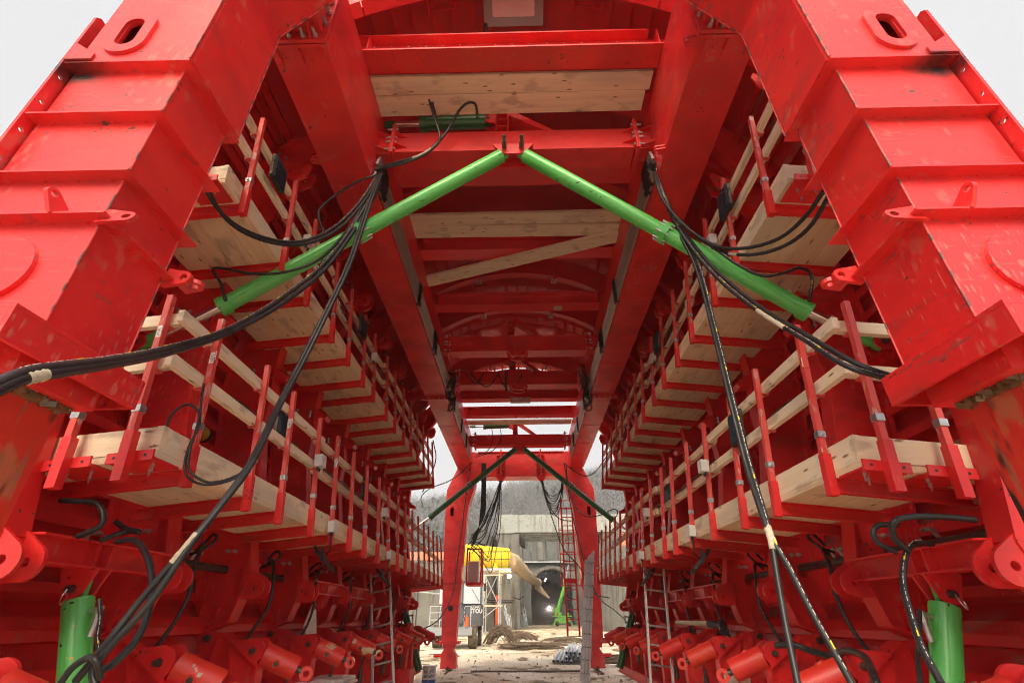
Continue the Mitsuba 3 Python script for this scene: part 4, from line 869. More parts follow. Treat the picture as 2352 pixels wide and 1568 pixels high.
    for q, (a_, p_) in enumerate(((yj, yp), (yj + 3.1, yp + 3.1))):
        c = loc(-.035 if low else .0, a_ - .09, .80); nm = f'on the lower guard rail of the {lev} {side} walkway, ' + ('nearer one' if q == 0 else 'farther one')
        jb = thing('junction_box', 'grey junction box ' + nm, 'junction box', 'grey junction boxes')
        b = B(); b.obox(c, (.08, .13, .14), RW); part(jb, 'case', b, 'grey_plastic'); b = B(); b.obox(c - out * .044, (.014, .135, .145), RW); part(jb, 'lid', b, 'grey_plastic')
        b = B()
        for e in (-.03, .03): b.cyl(c + [0, e, -.07], c + [0, e, -.11], .012, 8)
        part(jb, 'gland', b, 'black_plastic', 40, kind='stuff')
        c2 = np.array(PANEL[(0 if s < 0 else 2) + q] if low else (PANEL[4 if s < 0 else 5] if q == 0 else tuple(np.array(PANEL[4 if s < 0 else 5]) + [0, 3.2, 0])))
        fl = thing('floodlight', 'black panel floodlight ' + nm, 'floodlight', 'black panel floodlights on the guard rails')
        b = B(); b.obox(c2, (.05, .25, .34), RW); part(fl, 'body', b, 'black_plastic')
        b = B()
        for k in range(9): b.obox(c2 - out * .030 + np.array([0, -.11 + .0275 * k, 0]), (.012, .006, .30), RW)
        part(fl, 'cooling_fin', b, 'navy_glass', kind='stuff')
        b = B(); b.obox(c2 + np.array([0, -.135, 0]), (.03, .012, .30), RW); b.cyl(c2 + [0, -.15, .05], c2 + [0, -.13, .05], .012, 8); part(fl, 'yoke', b, 'dark_steel')
    b = B(); yy = np.linspace(YB[0] + .3, min(YE, 13.5), 60); b.tube([loc(.10 + .02 * math.sin(y * 9), y, .853 + .008 * math.sin(y * 4.1)) for y in yy], .009, 6); b.tube([loc(.08 + .02 * math.sin(y * 7 + 1), y, .855 + .008 * math.sin(y * 5.3)) for y in yy], .008, 6)
    single('rail_cable', f'black power cable tied along the lower guard rail of the {lev} {side} walkway', 'cable', b, 'rubber', 40, 'cables along the guard rails')
HOSE = {
 'L1a': [(-2.44, 2.6, 4.43), (-2.43, 3.0, 4.41), (-2.35, 3.4, 4.55), (-2.21, 3.8, 4.84), (-1.98, 4.0, 5.23), (-1.82, 4.15, 5.78), (-1.72, 4.25, 6.34)],
 'L1b': [(-2.42, 2.6, 4.44), (-2.41, 3.0, 4.38), (-2.33, 3.4, 4.51), (-2.19, 3.8, 4.8), (-1.95, 4.0, 5.18), (-1.78, 4.15, 5.77), (-1.7, 4.25, 6.33)],
 'L2a': [(-1.49, 1.25, 2.03), (-1.52, 1.35, 2.13), (-1.56, 1.5, 2.23), (-1.71, 1.8, 2.41), (-1.99, 2.4, 2.8), (-2.1, 3.0, 3.29), (-2.08, 3.5, 3.9), (-1.97, 3.9, 4.6), (-1.83, 4.1, 5.32), (-1.71, 4.2, 5.98), (-1.7, 4.25, 6.36)],
 'L2b': [(-1.48, 1.25, 2.01), (-1.51, 1.35, 2.11), (-1.55, 1.5, 2.21), (-1.7, 1.8, 2.39), (-1.98, 2.4, 2.77), (-2.09, 3.0, 3.26), (-2.05, 3.5, 3.85), (-1.93, 3.9, 4.56), (-1.8, 4.1, 5.28), (-1.68, 4.2, 5.95), (-1.68, 4.25, 6.34)],
 'L3a': [(-1.69, 4.25, 6.34), (-1.71, 4.1, 5.66), (-1.75, 4.0, 4.74), (-1.84, 3.9, 4.01), (-1.91, 3.8, 3.44), (-1.9, 3.6, 2.96), (-1.78, 3.2, 2.37), (-1.79, 3.0, 2.03), (-1.84, 2.9, 1.81), (-1.96, 2.85, 1.55), (-2.03, 2.8, 1.35), (-2.12, 2.8, 1.19)],
 'L3b': [(-1.67, 4.25, 6.34), (-1.68, 4.1, 5.64), (-1.72, 4.0, 4.72), (-1.81, 3.9, 4.0), (-1.88, 3.8, 3.43), (-1.88, 3.6, 2.95), (-1.76, 3.2, 2.36), (-1.78, 3.0, 2.03), (-1.83, 2.9, 1.8), (-1.91, 2.85, 1.53), (-2.01, 2.8, 1.33), (-2.05, 2.8, 1.23), (-1.97, 2.8, 1.13)],
 'L4': [(-3.0, 4.1, 4.32), (-3.08, 4.05, 4.51), (-3.18, 4.0, 4.66), (-3.04, 4.0, 4.66), (-2.74, 4.0, 4.59), (-2.38, 4.0, 4.61), (-2.07, 4.05, 4.84), (-1.84, 4.1, 5.39), (-1.73, 4.25, 6.26)],
 'L5': [(-1.72, 4.25, 6.34), (-1.94, 4.2, 6.15), (-2.15, 4.2, 5.95), (-2.31, 4.2, 5.72), (-2.3, 4.2, 5.56), (-2.21, 4.25, 5.34)],
 'L6a': [(-1.71, 4.25, 6.47), (-1.46, 4.2, 6.5), (-1.13, 4.15, 6.59), (-0.89, 4.1, 6.86), (-0.71, 4.05, 7.29), (-0.59, 4.0, 7.38), (-0.49, 4.0, 7.34), (-0.46, 4.05, 7.14)],
 'L6b': [(-1.7, 4.25, 6.44), (-1.43, 4.2, 6.46), (-1.15, 4.15, 6.55), (-0.98, 4.1, 6.67), (-0.93, 4.05, 6.79), (-1.03, 4.0, 7.14), (-1.13, 4.0, 7.54), (-1.1, 4.02, 7.54), (-1.02, 4.05, 7.23)],
 'L7a': [(-2.35, 3.3, 3.0), (-2.32, 3.3, 2.83), (-2.28, 3.3, 2.66), (-2.3, 3.3, 2.53), (-2.28, 3.28, 2.39), (-2.2, 3.25, 2.28), (-2.03, 3.2, 2.22), (-1.85, 3.2, 2.26), (-1.77, 3.25, 2.38)],
 'L7b': [(-2.44, 3.2, 2.61), (-2.43, 3.2, 2.72), (-2.35, 3.2, 2.79), (-2.28, 3.25, 2.75), (-2.29, 3.3, 2.62), (-2.29, 3.3, 2.5), (-2.21, 3.25, 2.33), (-2.03, 3.22, 2.24), (-1.84, 3.2, 2.28), (-1.77, 3.25, 2.41)],
 'L8': [(-3.06, 3.3, 2.15), (-2.92, 3.3, 2.14), (-2.81, 3.3, 2.13), (-2.73, 3.3, 2.06), (-2.72, 3.3, 1.98), (-2.84, 3.3, 1.92)],
 'L9': [(-2.87, 3.6, 2.06), (-2.77, 3.6, 2.01), (-2.67, 3.6, 1.99), (-2.78, 3.6, 1.99), (-2.85, 3.5, 1.92)],
 'L10': [(-2.65, 3.4, 1.9), (-2.45, 3.3, 1.89), (-2.26, 3.2, 1.78), (-2.11, 3.1, 1.63), (-2.01, 3.0, 1.49), (-1.99, 2.95, 1.36), (-2.03, 2.9, 1.26), (-2.08, 2.9, 1.23)],
 'L11': [(-2.15, 2.75, 1.19), (-2.12, 2.75, 1.25), (-2.06, 2.75, 1.29), (-2.01, 2.75, 1.27), (-2.0, 2.8, 1.2)],
 'L12': [(-2.66, 3.45, 1.56), (-2.57, 3.4, 1.45), (-2.47, 3.3, 1.36), (-2.28, 3.1, 1.29), (-2.11, 2.9, 1.19)],
 'R1a': [(1.76, 4.25, 6.25), (1.75, 4.15, 5.73), (1.86, 4.0, 5.17), (2.02, 3.8, 4.7), (2.14, 3.5, 4.4), (2.28, 3.2, 4.25), (2.33, 2.9, 4.2), (2.31, 2.6, 4.17)],
 'R1b': [(1.78, 4.25, 6.23), (1.77, 4.15, 5.68), (1.9, 4.0, 5.11), (2.06, 3.8, 4.64), (2.16, 3.5, 4.32), (2.29, 3.2, 4.16), (2.34, 2.9, 4.1), (2.36, 2.6, 4.16)],
 'R2a': [(1.77, 4.25, 6.23), (1.81, 4.15, 5.48), (1.91, 4.05, 4.88), (2.03, 3.9, 4.35), (2.14, 3.6, 3.78), (2.11, 3.1, 3.21), (2.09, 2.75, 2.81), (2.3, 2.7, 2.68), (2.53, 2.7, 2.56)],
 'R2b': [(1.79, 4.25, 6.23), (1.83, 4.15, 5.5), (1.95, 4.05, 4.9), (2.07, 3.9, 4.39), (2.18, 3.6, 3.81), (2.15, 3.1, 3.24), (2.15, 2.75, 2.83), (2.35, 2.7, 2.69), (2.57, 2.7, 2.59)],
 'R3a': [(1.78, 4.25, 6.23), (1.87, 4.15, 5.28), (1.94, 4.05, 4.64), (1.88, 3.9, 3.85), (1.74, 3.6, 3.01), (1.65, 3.4, 2.39), (1.57, 3.2, 2.03), (1.53, 3.1, 1.85), (1.56, 3.05, 1.69), (1.59, 3.0, 1.48), (1.62, 2.95, 1.31), (1.65, 2.9, 1.14)],
 'R3b': [(1.77, 4.25, 6.23), (1.84, 4.15, 5.27), (1.9, 4.05, 4.63), (1.85, 3.9, 3.84), (1.71, 3.6, 3.0), (1.62, 3.4, 2.38), (1.55, 3.2, 2.03), (1.52, 3.1, 1.84), (1.48, 3.05, 1.63), (1.44, 3.0, 1.42), (1.41, 2.95, 1.28), (1.38, 2.9, 1.14)],
 'R4': [(2.01, 4.1, 5.07), (2.15, 4.05, 4.87), (2.3, 4.0, 4.62), (2.49, 3.95, 4.42), (2.72, 3.95, 4.45), (2.89, 3.95, 4.51), (3.02, 4.0, 4.48), (3.02, 4.05, 4.34), (2.97, 4.1, 4.2)],
 'R6': [(2.85, 3.2, 1.96), (2.65, 3.2, 1.98), (2.46, 3.2, 1.98), (2.35, 3.2, 1.95), (2.35, 3.25, 1.87), (2.44, 3.3, 1.8)],
 'R7': [(2.58, 3.5, 1.98), (2.46, 3.5, 1.98), (2.4, 3.5, 1.93), (2.42, 3.5, 1.86), (2.51, 3.5, 1.81)],
 'R8': [(2.76, 3.5, 1.86), (2.57, 3.4, 1.85), (2.41, 3.3, 1.76), (2.27, 3.2, 1.61), (2.18, 3.1, 1.43), (2.11, 3.0, 1.3), (2.07, 2.9, 1.16)],
 'R9': [(2.59, 3.6, 1.48), (2.47, 3.5, 1.36), (2.27, 3.3, 1.24), (2.1, 3.1, 1.13)],
 'R10': [(2.32, 5.2, 1.22), (2.43, 5.1, 1.23), (2.52, 5.0, 1.19), (2.59, 4.8, 1.16), (2.55, 4.5, 1.21), (2.5, 4.2, 1.19), (2.29, 3.8, 1.09), (2.28, 3.8, 1.03)],
 'F1': [(-1.75, 17.6, 6.42), (-2.12, 17.5, 6.0), (-2.56, 17.4, 5.67), (-3.14, 17.3, 5.42), (-3.43, 17.2, 5.11), (-3.3, 17.0, 4.7)],
 'F2': [(1.61, 17.6, 6.35), (1.82, 17.5, 6.12), (2.26, 17.4, 5.82), (2.62, 17.2, 5.87), (2.93, 17.0, 6.2), (3.17, 16.8, 6.53)],
 'F3': [(1.68, 17.6, 6.3), (1.71, 17.5, 5.58), (1.88, 17.4, 4.81), (2.21, 17.3, 4.43), (2.72, 17.2, 4.45), (3.07, 17.0, 4.58), (3.24, 16.9, 4.53), (3.17, 16.8, 4.32)],
 'F4': [(-1.82, 17.6, 6.34), (-2.0, 17.7, 4.6), (-2.14, 17.8, 3.21), (-2.25, 17.8, 2.17), (-2.56, 17.3, 1.43), (-2.99, 16.5, 1.15), (-3.14, 15.9, 1.22)],
 'F5': [(1.62, 17.6, 6.31), (1.81, 17.7, 4.57), (2.14, 17.7, 2.91), (2.44, 17.4, 2.0), (2.74, 16.5, 1.63), (2.96, 15.8, 1.3), (2.95, 15.4, 0.89), (2.83, 15.3, 1.05)],
 'F6': [(0.76, 17.8, 5.73), (1.11, 17.9, 4.47), (1.47, 18.0, 3.48), (1.95, 18.0, 2.94), (2.38, 17.9, 2.14), (2.72, 17.0, 1.96)],
 'F7': [(0.79, 17.8, 5.73), (1.03, 17.9, 4.91), (1.37, 18.0, 4.48), (1.8, 18.2, 4.42)],
 'F8': [(-2.77, 15.0, 6.4), (-2.66, 15.1, 5.73), (-3.01, 15.2, 4.81)],
 'T1': [(-0.99, 16.7, 7.35), (-0.95, 16.6, 6.91), (-1.12, 16.5, 6.49), (-1.5, 16.6, 6.37)],
 'T2': [(-0.68, 16.7, 7.34), (-0.67, 16.6, 6.91), (-0.96, 16.5, 6.48), (-1.54, 16.6, 6.29)],
 'T3': [(-0.35, 3.0, 7.75), (-0.42, 3.0, 7.62), (-0.5, 3.0, 7.68)],
 'B1': [(-3.5, 21.0, 4.35), (-3.5, 21.0, 3.22), (-3.59, 21.0, 2.15)],
}

# ---------------------------------------------------------------- hoses
def hose(name, label, pts, r, mat='rubber', group=None, n=8, marks=False, tape=None):
    sp = spline(pts, 8); k = thing(name, label, 'hose', group)
    r = r * .86; b = B(); b.tube(sp, r, n); part(k, 'hose_body', b, mat, 60)
    if marks:       # printed line and yellow tags on the rubber
        d = np.r_[0, np.cumsum(np.linalg.norm(np.diff(sp, axis=0), axis=1))]; b, yb = B(), B(); x = .12; i = 0
        while x < d[-1] - .1:
            q = np.array([[np.interp(x + e, d, sp[:, a]) for a in range(3)] for e in (0, .012, .024)]); v = q[1] - EYE; v /= np.linalg.norm(v)
            tg = q[2] - q[0]; tg /= np.linalg.norm(tg); sd = np.cross(tg, v); sd /= np.linalg.norm(sd); up_ = np.array([0, -.5, .86]); up_ = up_ - tg * (up_ @ tg); up_ /= np.linalg.norm(up_)
            big = i % 14 == 9; L = .04 if big else .010 + .010 * ((i * 7) % 3)
            R = np.array([tg, np.cross(up_, tg), up_]); c = q[1] + up_ * r * .97
            (yb if big else b).obox(c, (L, .008 if big else .0028, .0022 + (.002 if big else 0)), R); x += L + .016; i += 1
        part(k, 'printed_line', b, 'white_paint', kind='stuff'); 
        if yb.n: part(k, 'yellow_tag', yb, 'yellow_mark', kind='stuff')
    if tape is not None:
        a, c = tape; d = np.linspace(a, c, 9) * (len(sp) - 1); q = np.array([[np.interp(e, np.arange(len(sp)), sp[:, j]) for j in range(3)] for e in d])
        b = B(); b.tube(q, r * 1.1, n, rr=[r * 1.1 * (1 + .08 * math.sin(i * 2.3)) for i in range(9)]); part(k, 'tape_wrap', b, 'tape', 60)
    return k
GL, GR = 'hoses from the left girder', 'hoses from the right girder'
for kk, lab, r, mk, tp in (
    ('L1a', 'upper hose of the pair sagging from the left girder up to the upper left walkway', .019, True, None), ('L1b', 'lower hose of the pair sagging from the left girder up to the upper left walkway', .019, False, None),
    ('L2a', 'upper thick hose of the pair sweeping from the left girder out across the left leg', .024, True, None), ('L2b', 'lower thick hose of the pair sweeping across the left leg, wrapped with pale tape', .024, False, (.10, .15)),
    ('L3a', 'left hose of the taped pair hanging from the left girder to the upright ram', .021, False, (.70, .76)), ('L3b', 'right hose of the taped pair hanging from the left girder past the lower left walkway', .021, False, None),
    ('L4', 'hose looping over to the lower end of the left bright green ram', .017, False, None), ('L5', 'short hose bending beside the left girder above the green ram', .015, False, None),
    ('L6a', 'arched hose to the right end of the short level green ram', .020, False, (.22, .33)), ('L6b', 'hose with a sharp upward loop in front of the short level green ram', .018, False, None),
    ('L7a', 'outer loop of thin cable hanging from the first post of the lower left walkway', .010, False, None), ('L7b', 'inner loop of thin cable on the first post of the lower left walkway', .010, False, None),
    ('L8', 'black hose curling under the near end of the lower left walkway', .021, False, None), ('L9', 'short black hose between rib and I-beam under the lower left walkway', .020, False, None),
    ('L10', 'thick black hose arching from the left I-beam down past the upright ram', .022, False, None), ('L11', 'hose bent over in front of the bottom of the left upright ram', .018, False, None), ('L12', 'hose hanging straight from the elbow of the left upright ram', .016, True, None),
    ('R1a', 'upper hose of the pair sagging from the right girder up to the upper right walkway', .019, False, None), ('R1b', 'white-tagged lower hose of the pair sagging from right girder to upper right walkway', .019, False, (.48, .52)),
    ('R2a', 'lower thick hose of the pair running from the right girder down to the right leg', .021, True, (.50, .58)), ('R2b', 'upper thick hose of the pair running from the right girder down to the right leg', .021, False, None),
    ('R3a', 'yellow-tagged right hose of the long pair hanging from the right girder', .020, True, (.595, .655)), ('R3b', 'left plain hose of the long pair hanging from the right girder to the ground', .020, False, (.60, .66)),
    ('R4', 'hose looping over to the lower end of the right bright green ram', .017, True, None), ('R6', 'thick black hose curving under the near end of the lower right walkway', .022, False, None), ('R7', 'black hose bent round under the lower right walkway beside the bolts', .020, False, None),
    ('R8', 'black hose arching from the right I-beam down beside the right upright ram', .022, True, None), ('R9', 'hose hanging straight from the elbow of the right upright ram', .016, False, None), ('R10', 'thick worn black hose lying over the nearest right jack tubes', .030, False, None)):
    hose('hose', lab, HOSE[kk], r, group=GL if kk[0] == 'L' else GR, n=10, marks=mk, tape=tp)
for kk, lab in (('F1', 'thin hose arching from the far left girder to the left dark green ram'), ('F2', 'thin hose sagging from the far right girder to the end of the upper right walkway'), ('F3', 'thin hose looping to the lower end of the right dark green ram'),
                ('F4', 'long thin hose running down the left leg of the far portal to the jack tubes'), ('F5', 'long thin hose running down across the right leg of the far portal'), ('F6', 'thin cable slanting from the far portal beam to the red ladder'), ('F7', 'thin cable sagging from the far portal beam to the right leg'),
                ('F8', 'thin cable hanging at the end of the upper left walkway'), ('T1', 'left thin hose under the far short level ram'), ('T2', 'right thin hose under the far short level ram')):
    hose('thin_hose', lab, HOSE[kk], .020 if kk[0] == 'F' else .016, group='thin hoses at the far portal frame', n=6)
b = B(); c0 = np.array(HOSE['L6a'][0])
for q in ((-1.72, 4.24, 6.34), (1.76, 4.24, 6.34)):
    b = B(); q = np.array(q)
    for k in range(10): b.cyl(q + [.012 * (k % 3), .01 * k - .05, .02 * (k % 4)], q + [.02 * (k % 3) - .01, .012 * k - .02, .10 + .02 * (k % 4)], .020, 8)
    single('hose_manifold', f'cluster of black hose ends where the hoses leave the {"left" if q[0] < 0 else "right"} girder', 'hose coupling', b, 'rubber', 40, 'hose clusters on the girders')
# hoses arching over the side of every rib
for s in (-1, 1):
    YS = LY if s < 0 else RY; side = 'left' if s < 0 else 'right'
    for j in range(1, 8):
        y = YS[j] + .22; r = np.random.default_rng(j * 7 + s); dx = r.uniform(-.05, .05); xo = 0 if s < 0 else -.04
        p = [(-3.12, y + .35, 2.02), (-2.95, y + .15, 2.06), (-2.86 + dx, y - .02, 1.88), (-2.82 + dx, y - .06, 1.60), (-2.88, y - .10, 1.35), (-2.98, y - .14, 1.16)]
        hose('rib_hose', f'black hose arching down beside the {ORD[j]} rib of the {side} shutter', [(-s * a + xo, yy, z + (0 if s < 0 else -.05)) for a, yy, z in p], .019, group='hoses arching down beside the ribs', n=8)
        if j < 6:
            p = [(-3.30, y + .7, 2.10), (-3.12, y + .55, 2.20), (-3.00, y + .42, 2.14), (-3.06, y + .36, 2.04), (-3.2, y + .40, 2.0)]
            hose('rib_hose', f'short looped hose behind the {ORD[j]} rib of the {side} shutter under the walkway', [(-s * a + xo, yy, z) for a, yy, z in p], .017, group='short looped hoses under the lower walkways', n=8)
    a0 = -3.30 * -s + (0 if s < 0 else -.04)
    b = B(); b.cyl((a0, YS[0] + .3, 1.93), (a0, YS[7], 1.93), .040, 12); vp = thing('air_pipe', f'grey steel pipe passing through the ribs of the {side} shutter', 'pipe', 'grey pipes through the ribs'); part(vp, 'pipe', b, 'dark_steel', 40)
    for y in (YS[1] + .5, YS[1] + .65, YS[1] + .8, YS[2] + .45, YS[2] + .6, YS[0] + .9):
        b = B(); b.cyl((a0, y, 1.965), (a0 + s * -.03, y, 2.03), .017, 8); b.cyl((a0 + s * -.03, y, 2.03), (a0 - s * .05, y + .09, 2.035), .014, 8); b.cyl((a0 - s * .05, y + .02, 2.035), (a0 - s * .05, y + .07, 2.035), .019, 8); part(vp, 'tap', b, 'zinc', 40)
    # vibrators and upper pipes
    for j, (y, z) in enumerate(((YS[1] + .75, 3.3), (YS[0] + 1.1, 6.15), (YS[3] + .7, 3.4))):
        x = -s * -3.0; x = s * (3.62 if z < 5 else 3.66) + (0 if s < 0 else -.04); c = np.array([x, y, z])
        vb = thing('vibrator', f'greasy yellow and black vibrator on the {side} shutter, ' + ('beside the lower walkway rails', 'high up near the nearest ribs', 'farther along the lower walkway')[j], 'vibrator', 'vibrators fixed to the shutters')
        b = B(); b.cyl(c - [0, .13, 0], c + [0, .10, 0], .085, 16); part(vb, 'motor', b, 'vibrator_yellow', 40); b = B(); b.cyl(c - [0, .17, 0], c - [0, .131, 0], .09, 16); b.cyl(c - [0, .19, 0], c - [0, .171, 0], .04, 12); b.cyl(c + [0, .101, 0], c + [0, .14, 0], .088, 16); part(vb, 'cap', b, 'black_plastic', 40)
        b = B(); b.obox(c + [s * .10, 0, 0], (.06, .26, .20)); part(vb, 'foot_plate', b, 'grease')
    b = B(); x = s * 3.72 - (0 if s < 0 else .04); b.cyl((x, YS[0], 5.62), (x, YS[7], 5.62), .035, 10); vp = thing('air_pipe', f'upper grey pipe with brass taps behind the upper {side} walkway', 'pipe', 'grey pipes through the ribs'); part(vp, 'pipe', b, 'dark_steel', 40)
    for y in (YS[0] + .25, YS[0] + .45, YS[0] + .7, YS[1] + .5):
        b = B(); b.cyl((x, y, 5.62), (x - s * .10, y, 5.60), .017, 8); b.cyl((x - s * .04, y, 5.61), (x - s * .08, y, 5.605), .026, 8); b.cyl((x - s * .10, y - .06, 5.60), (x - s * .10, y + .08, 5.60), .016, 8); part(vp, 'tap', b, 'zinc', 40)

# black cables bunched at the far portal frame
RC = np.random.default_rng(12)
for k in range(15):
    a = np.array([-.70 + RC.uniform(-.05, .03), YF - .05 + RC.uniform(-.05, .05), 5.84]); e = np.array([-1.83 + RC.uniform(-.08, .10), YF + .1 + RC.uniform(-.1, .3), 3.75 + RC.uniform(-.35, .3)]); sag = RC.uniform(.15, 1.25) if k > 6 else RC.uniform(.05, .4)
    t = np.linspace(0, 1, 9)[:, None]; p = a * (1 - t) + e * t; p[:, 2] -= sag * np.sin(t[:, 0] * math.pi) ** 1.3 * (1 + .5 * (t[:, 0] > .5)); p[:, 0] += .38 * np.sin(t[:, 0] * math.pi) * (sag / 1.25)
    hose('bundle_cable', 'black cable in the bunch hanging from the far portal beam to its left leg', p, .015, group='cables bunched between the far beam and the left leg', n=6)
for k in range(7):
    x = -1.42 + .025 * k; hose('bundle_cable', 'black cable hanging straight down beside the left leg of the far portal frame', [(x - .02, YF - .08 + .02 * (k % 3), 6.5), (x, YF - .08, 5.4), (x - .03, YF - .07, 4.6), (x - .12 - .05 * k, YF - .05, 3.9), (x - .35, YF, 3.5 + .05 * k)], .017, group='cables hanging beside the left leg of the far portal', n=6)
for k in range(9):
    a = np.array([.80 + .02 * (k % 3), YF - .06, 5.84]); e = np.array([1.62 - .02 * (k % 4), YF - .06, 5.95]); t = np.linspace(0, 1, 11)[:, None]; p = a * (1 - t) + e * t; p[:, 2] -= (.62 + .085 * k) * (4 * t[:, 0] * (1 - t[:, 0])) ** .75; p[:, 1] += .02 * (k % 4)
    hose('loop_cable', 'black cable looped in a U under the right half of the far portal beam', p, .016, group='U shaped cable loops under the far beam', n=6)
for s, x0 in ((-1, -1.72), (1, 1.74)):
    for k in range(9):
        rr = RC.uniform(.14, .30); p = [(x0 + s * -.02 + RC.uniform(-.05, .05), 11.2 + RC.uniform(-.1, .2), 6.75 - .08 * k + RC.uniform(-.1, .1)) for _ in range(2)]; c = np.mean(p, 0)
        q = [c + np.array([.07 * math.sin(a * 2 + k), .12 * math.cos(a), rr * 1.2 * math.sin(a)]) for a in np.linspace(0, 6.1, 10)]
        hose('cable_coil', f'tangled coil of black cable hung on the {"left" if s < 0 else "right"} girder at its bolted joint', q, .016, group=f'coiled cables on the {"left" if s < 0 else "right"} girder joint', n=6)
for k, (xa, xb, z) in enumerate(((-1.45, -.9, 7.16), (-1.3, -.5, 7.15), (-.55, .1, 7.1), (-.35, -.28, 7.2))):
    hose('draped_cable', f'{("first", "second", "third", "last")[k]} black cable from the left draped over the middle box beam', [(xa, 11.57, z), ((2 * xa + xb) / 3, 11.54, z - .25 - .1 * k), ((xa + 2 * xb) / 3, 11.53, z - .38 - .08 * k), (xb, 11.56, z - .06)], .014, group='cables draped over the middle box beam', n=6)

# floodlights overhead
fl = thing('floodlight', 'large grey floodlight hanging under the vault at the top of the picture', 'floodlight')
c = np.array([.02, 3.72, 9.18]); c = np.array([.03, 3.44, 8.80]); RR = trimesh.transformations.euler_matrix(math.radians(-28), 0, 0)[:3, :3].T
b = B(); b.obox(c, (.82, .62, .05), RR); part(fl, 'housing', b, 'lamp_grey'); b = B(); b.obox(c - RR[2] * .028 , (.58, .40, .006), RR); part(fl, 'glass', b, 'white_paint')
b = B()
for x in (-.26, .30): b.obox(c + RR[1] * -.31 - RR[2] * .012 + [x, 0, 0], (.05, .05, .06), RR)
part(fl, 'latch', b, 'chrome')
b = B(); b.cyl((-.36, 3.66, 8.35), (-.36, 3.72, 9.0), .03, 10); part(fl, 'mast', b, 'dark_steel', 40)
b = B(); b.tube(spline([c + [-.30, -.28, -.06], c + [-.15, -.31, -.14], c + [0, -.30, -.18], c + [.02, -.25, -.10]]), .014, 6); part(fl, 'lead', b, 'rubber', 40)
fl = thing('floodlight', 'small pale grey floodlight under an I-beam near the far end of the girders', 'floodlight')
b = B(); b.obox((.05, 14.1, 7.36), (.62, .10, .17)); part(fl, 'housing', b, 'grey_plastic'); b = B(); b.obox((.05, 14.045, 7.355), (.52, .006, .11)); part(fl, 'glass', b, 'white_paint')

# ladders
def ladder(label, p0, p1, w, mat, n, rail=(.03, .065), nm='ladder', group=None, sections=1):
    p0, p1 = np.array(p0, float), np.array(p1, float); d = (p1 - p0); L = np.linalg.norm(d); d /= L; u = np.array([1.0, 0, 0]) if abs(d[0]) < .5 else np.array([0, 1.0, 0]); u = u - d * (u @ d); u /= np.linalg.norm(u); w_ = np.cross(u, d)
    k = thing(nm, label, 'ladder', group)
    for q in range(sections):
        o = w_ * .075 * q
        for e in (-w / 2, w / 2):
            b = B(); b.obox((p0 + p1) / 2 + u * (e * (1 - .04 * q)) + o, (rail[0], rail[1], L - .25 * q), np.array([u, w_, d])); part(k, 'stile', b, mat)
        for i in range(n):
            c = p0 + d * (L * (i + .6) / n) + o; b = B(); b.cyl(c - u * (w / 2 + .018), c + u * (w / 2 + .018), .016, 8); part(k, 'rung', b, mat, 40)
    return k
ladder('aluminium ladder leaning against the lower left walkway', (-2.28, 10.0, .02), (-2.78, 10.5, 2.30), .36, 'aluminium', 8)
ladder('aluminium ladder leaning against the lower right walkway', (2.22, 9.5, .02), (2.50, 10.0, 2.25), .36, 'aluminium', 8)
k = thing('ladder', 'tall three-part aluminium extension ladder seen edge-on in front of the far right leg', 'ladder')
p0, p1 = np.array([1.60, 14.9, .0]), np.array([1.99, 14.95, 3.10]); d = p1 - p0; L = np.linalg.norm(d); d /= L; u = np.cross(d, [0, 1, 0.]); u /= np.linalg.norm(u)
for q in range(3):
    for e in (0, .40):
        b = B(); b.obox((p0 + p1) / 2 + u * (q - 1) * .085 + [0, e, 0] - d * .06 * q, (.048, .026, L - .12 * q), np.array([u, [0, 1, 0], d])); part(k, 'stile', b, 'aluminium')
    for i in range(10):
        c = p0 + d * (.2 + .29 * i) + u * (q - 1) * .085; b = B(); b.cyl(c - [0, .0155, 0], c - [0, .0135, 0], .016, 10); b.cyl(c + [0, .02, 0], c + [0, .38, 0], .014, 8); part(k, 'rung', b, 'dark_steel', 40, kind='stuff')
k = ladder('red steel ladder with hoops fixed to the right leg of the far portal frame', (1.72, YF + .75, .9), (1.72, YF + .75, 5.4), .40, 'red_paint', 15, (.06, .03))
b = B()
for z in (2.4, 3.4, 4.2, 5.0): 
    q = [(1.72 + .36 * math.sin(a), YF + .75 - .02 - .36 * (1 - math.cos(a)) * .9, z) for a in np.linspace(-2.2, 2.2, 15)]; b.tube(q, .018, 4)
for a in (-1.2, 0, 1.2): b.obox((1.72 + .36 * math.sin(a), YF + .75 - .36 * (1 - math.cos(a)), 3.7), (.03, .03, 2.7))
part(k, 'safety_hoop', b, 'red_paint', kind='stuff')
b = B(); b.box(1.45, 1.85, YF + .3, YF + .7, 2.45, 2.60); part(k, 'bracket', b, 'red_paint')
cg = thing('control_cage', 'red caged control platform on the left leg of the far portal frame', 'platform')
b = B(); b.box(-1.95, -1.40, YF + .62, YF + 1.5, 2.42, 2.52); part(cg, 'floor', b, 'red_paint')
for x, y in ((-1.93, .65), (-1.43, .65), (-1.43, 1.45), (-1.93, 1.45)):
    b = B(); b.box(x - .025, x + .025, YF + y - .025, YF + y + .025, 2.52, 3.60); part(cg, 'post', b, 'red_paint')
b = B(); b.box(-1.95, -1.40, YF + .62, YF + .66, 3.56, 3.62); b.box(-1.45, -1.41, YF + .66, YF + 1.5, 3.56, 3.62); b.obox((-1.43, YF + 1.05, 3.05), (.03, .03, 1.25), trimesh.transformations.euler_matrix(.65, 0, 0)[:3, :3]); part(cg, 'rail', b, 'red_paint')
b = B(); b.box(-1.90, -1.52, YF + .75, YF + 1.2, 2.53, 3.2); part(cg, 'control_box', b, 'grey_plastic')

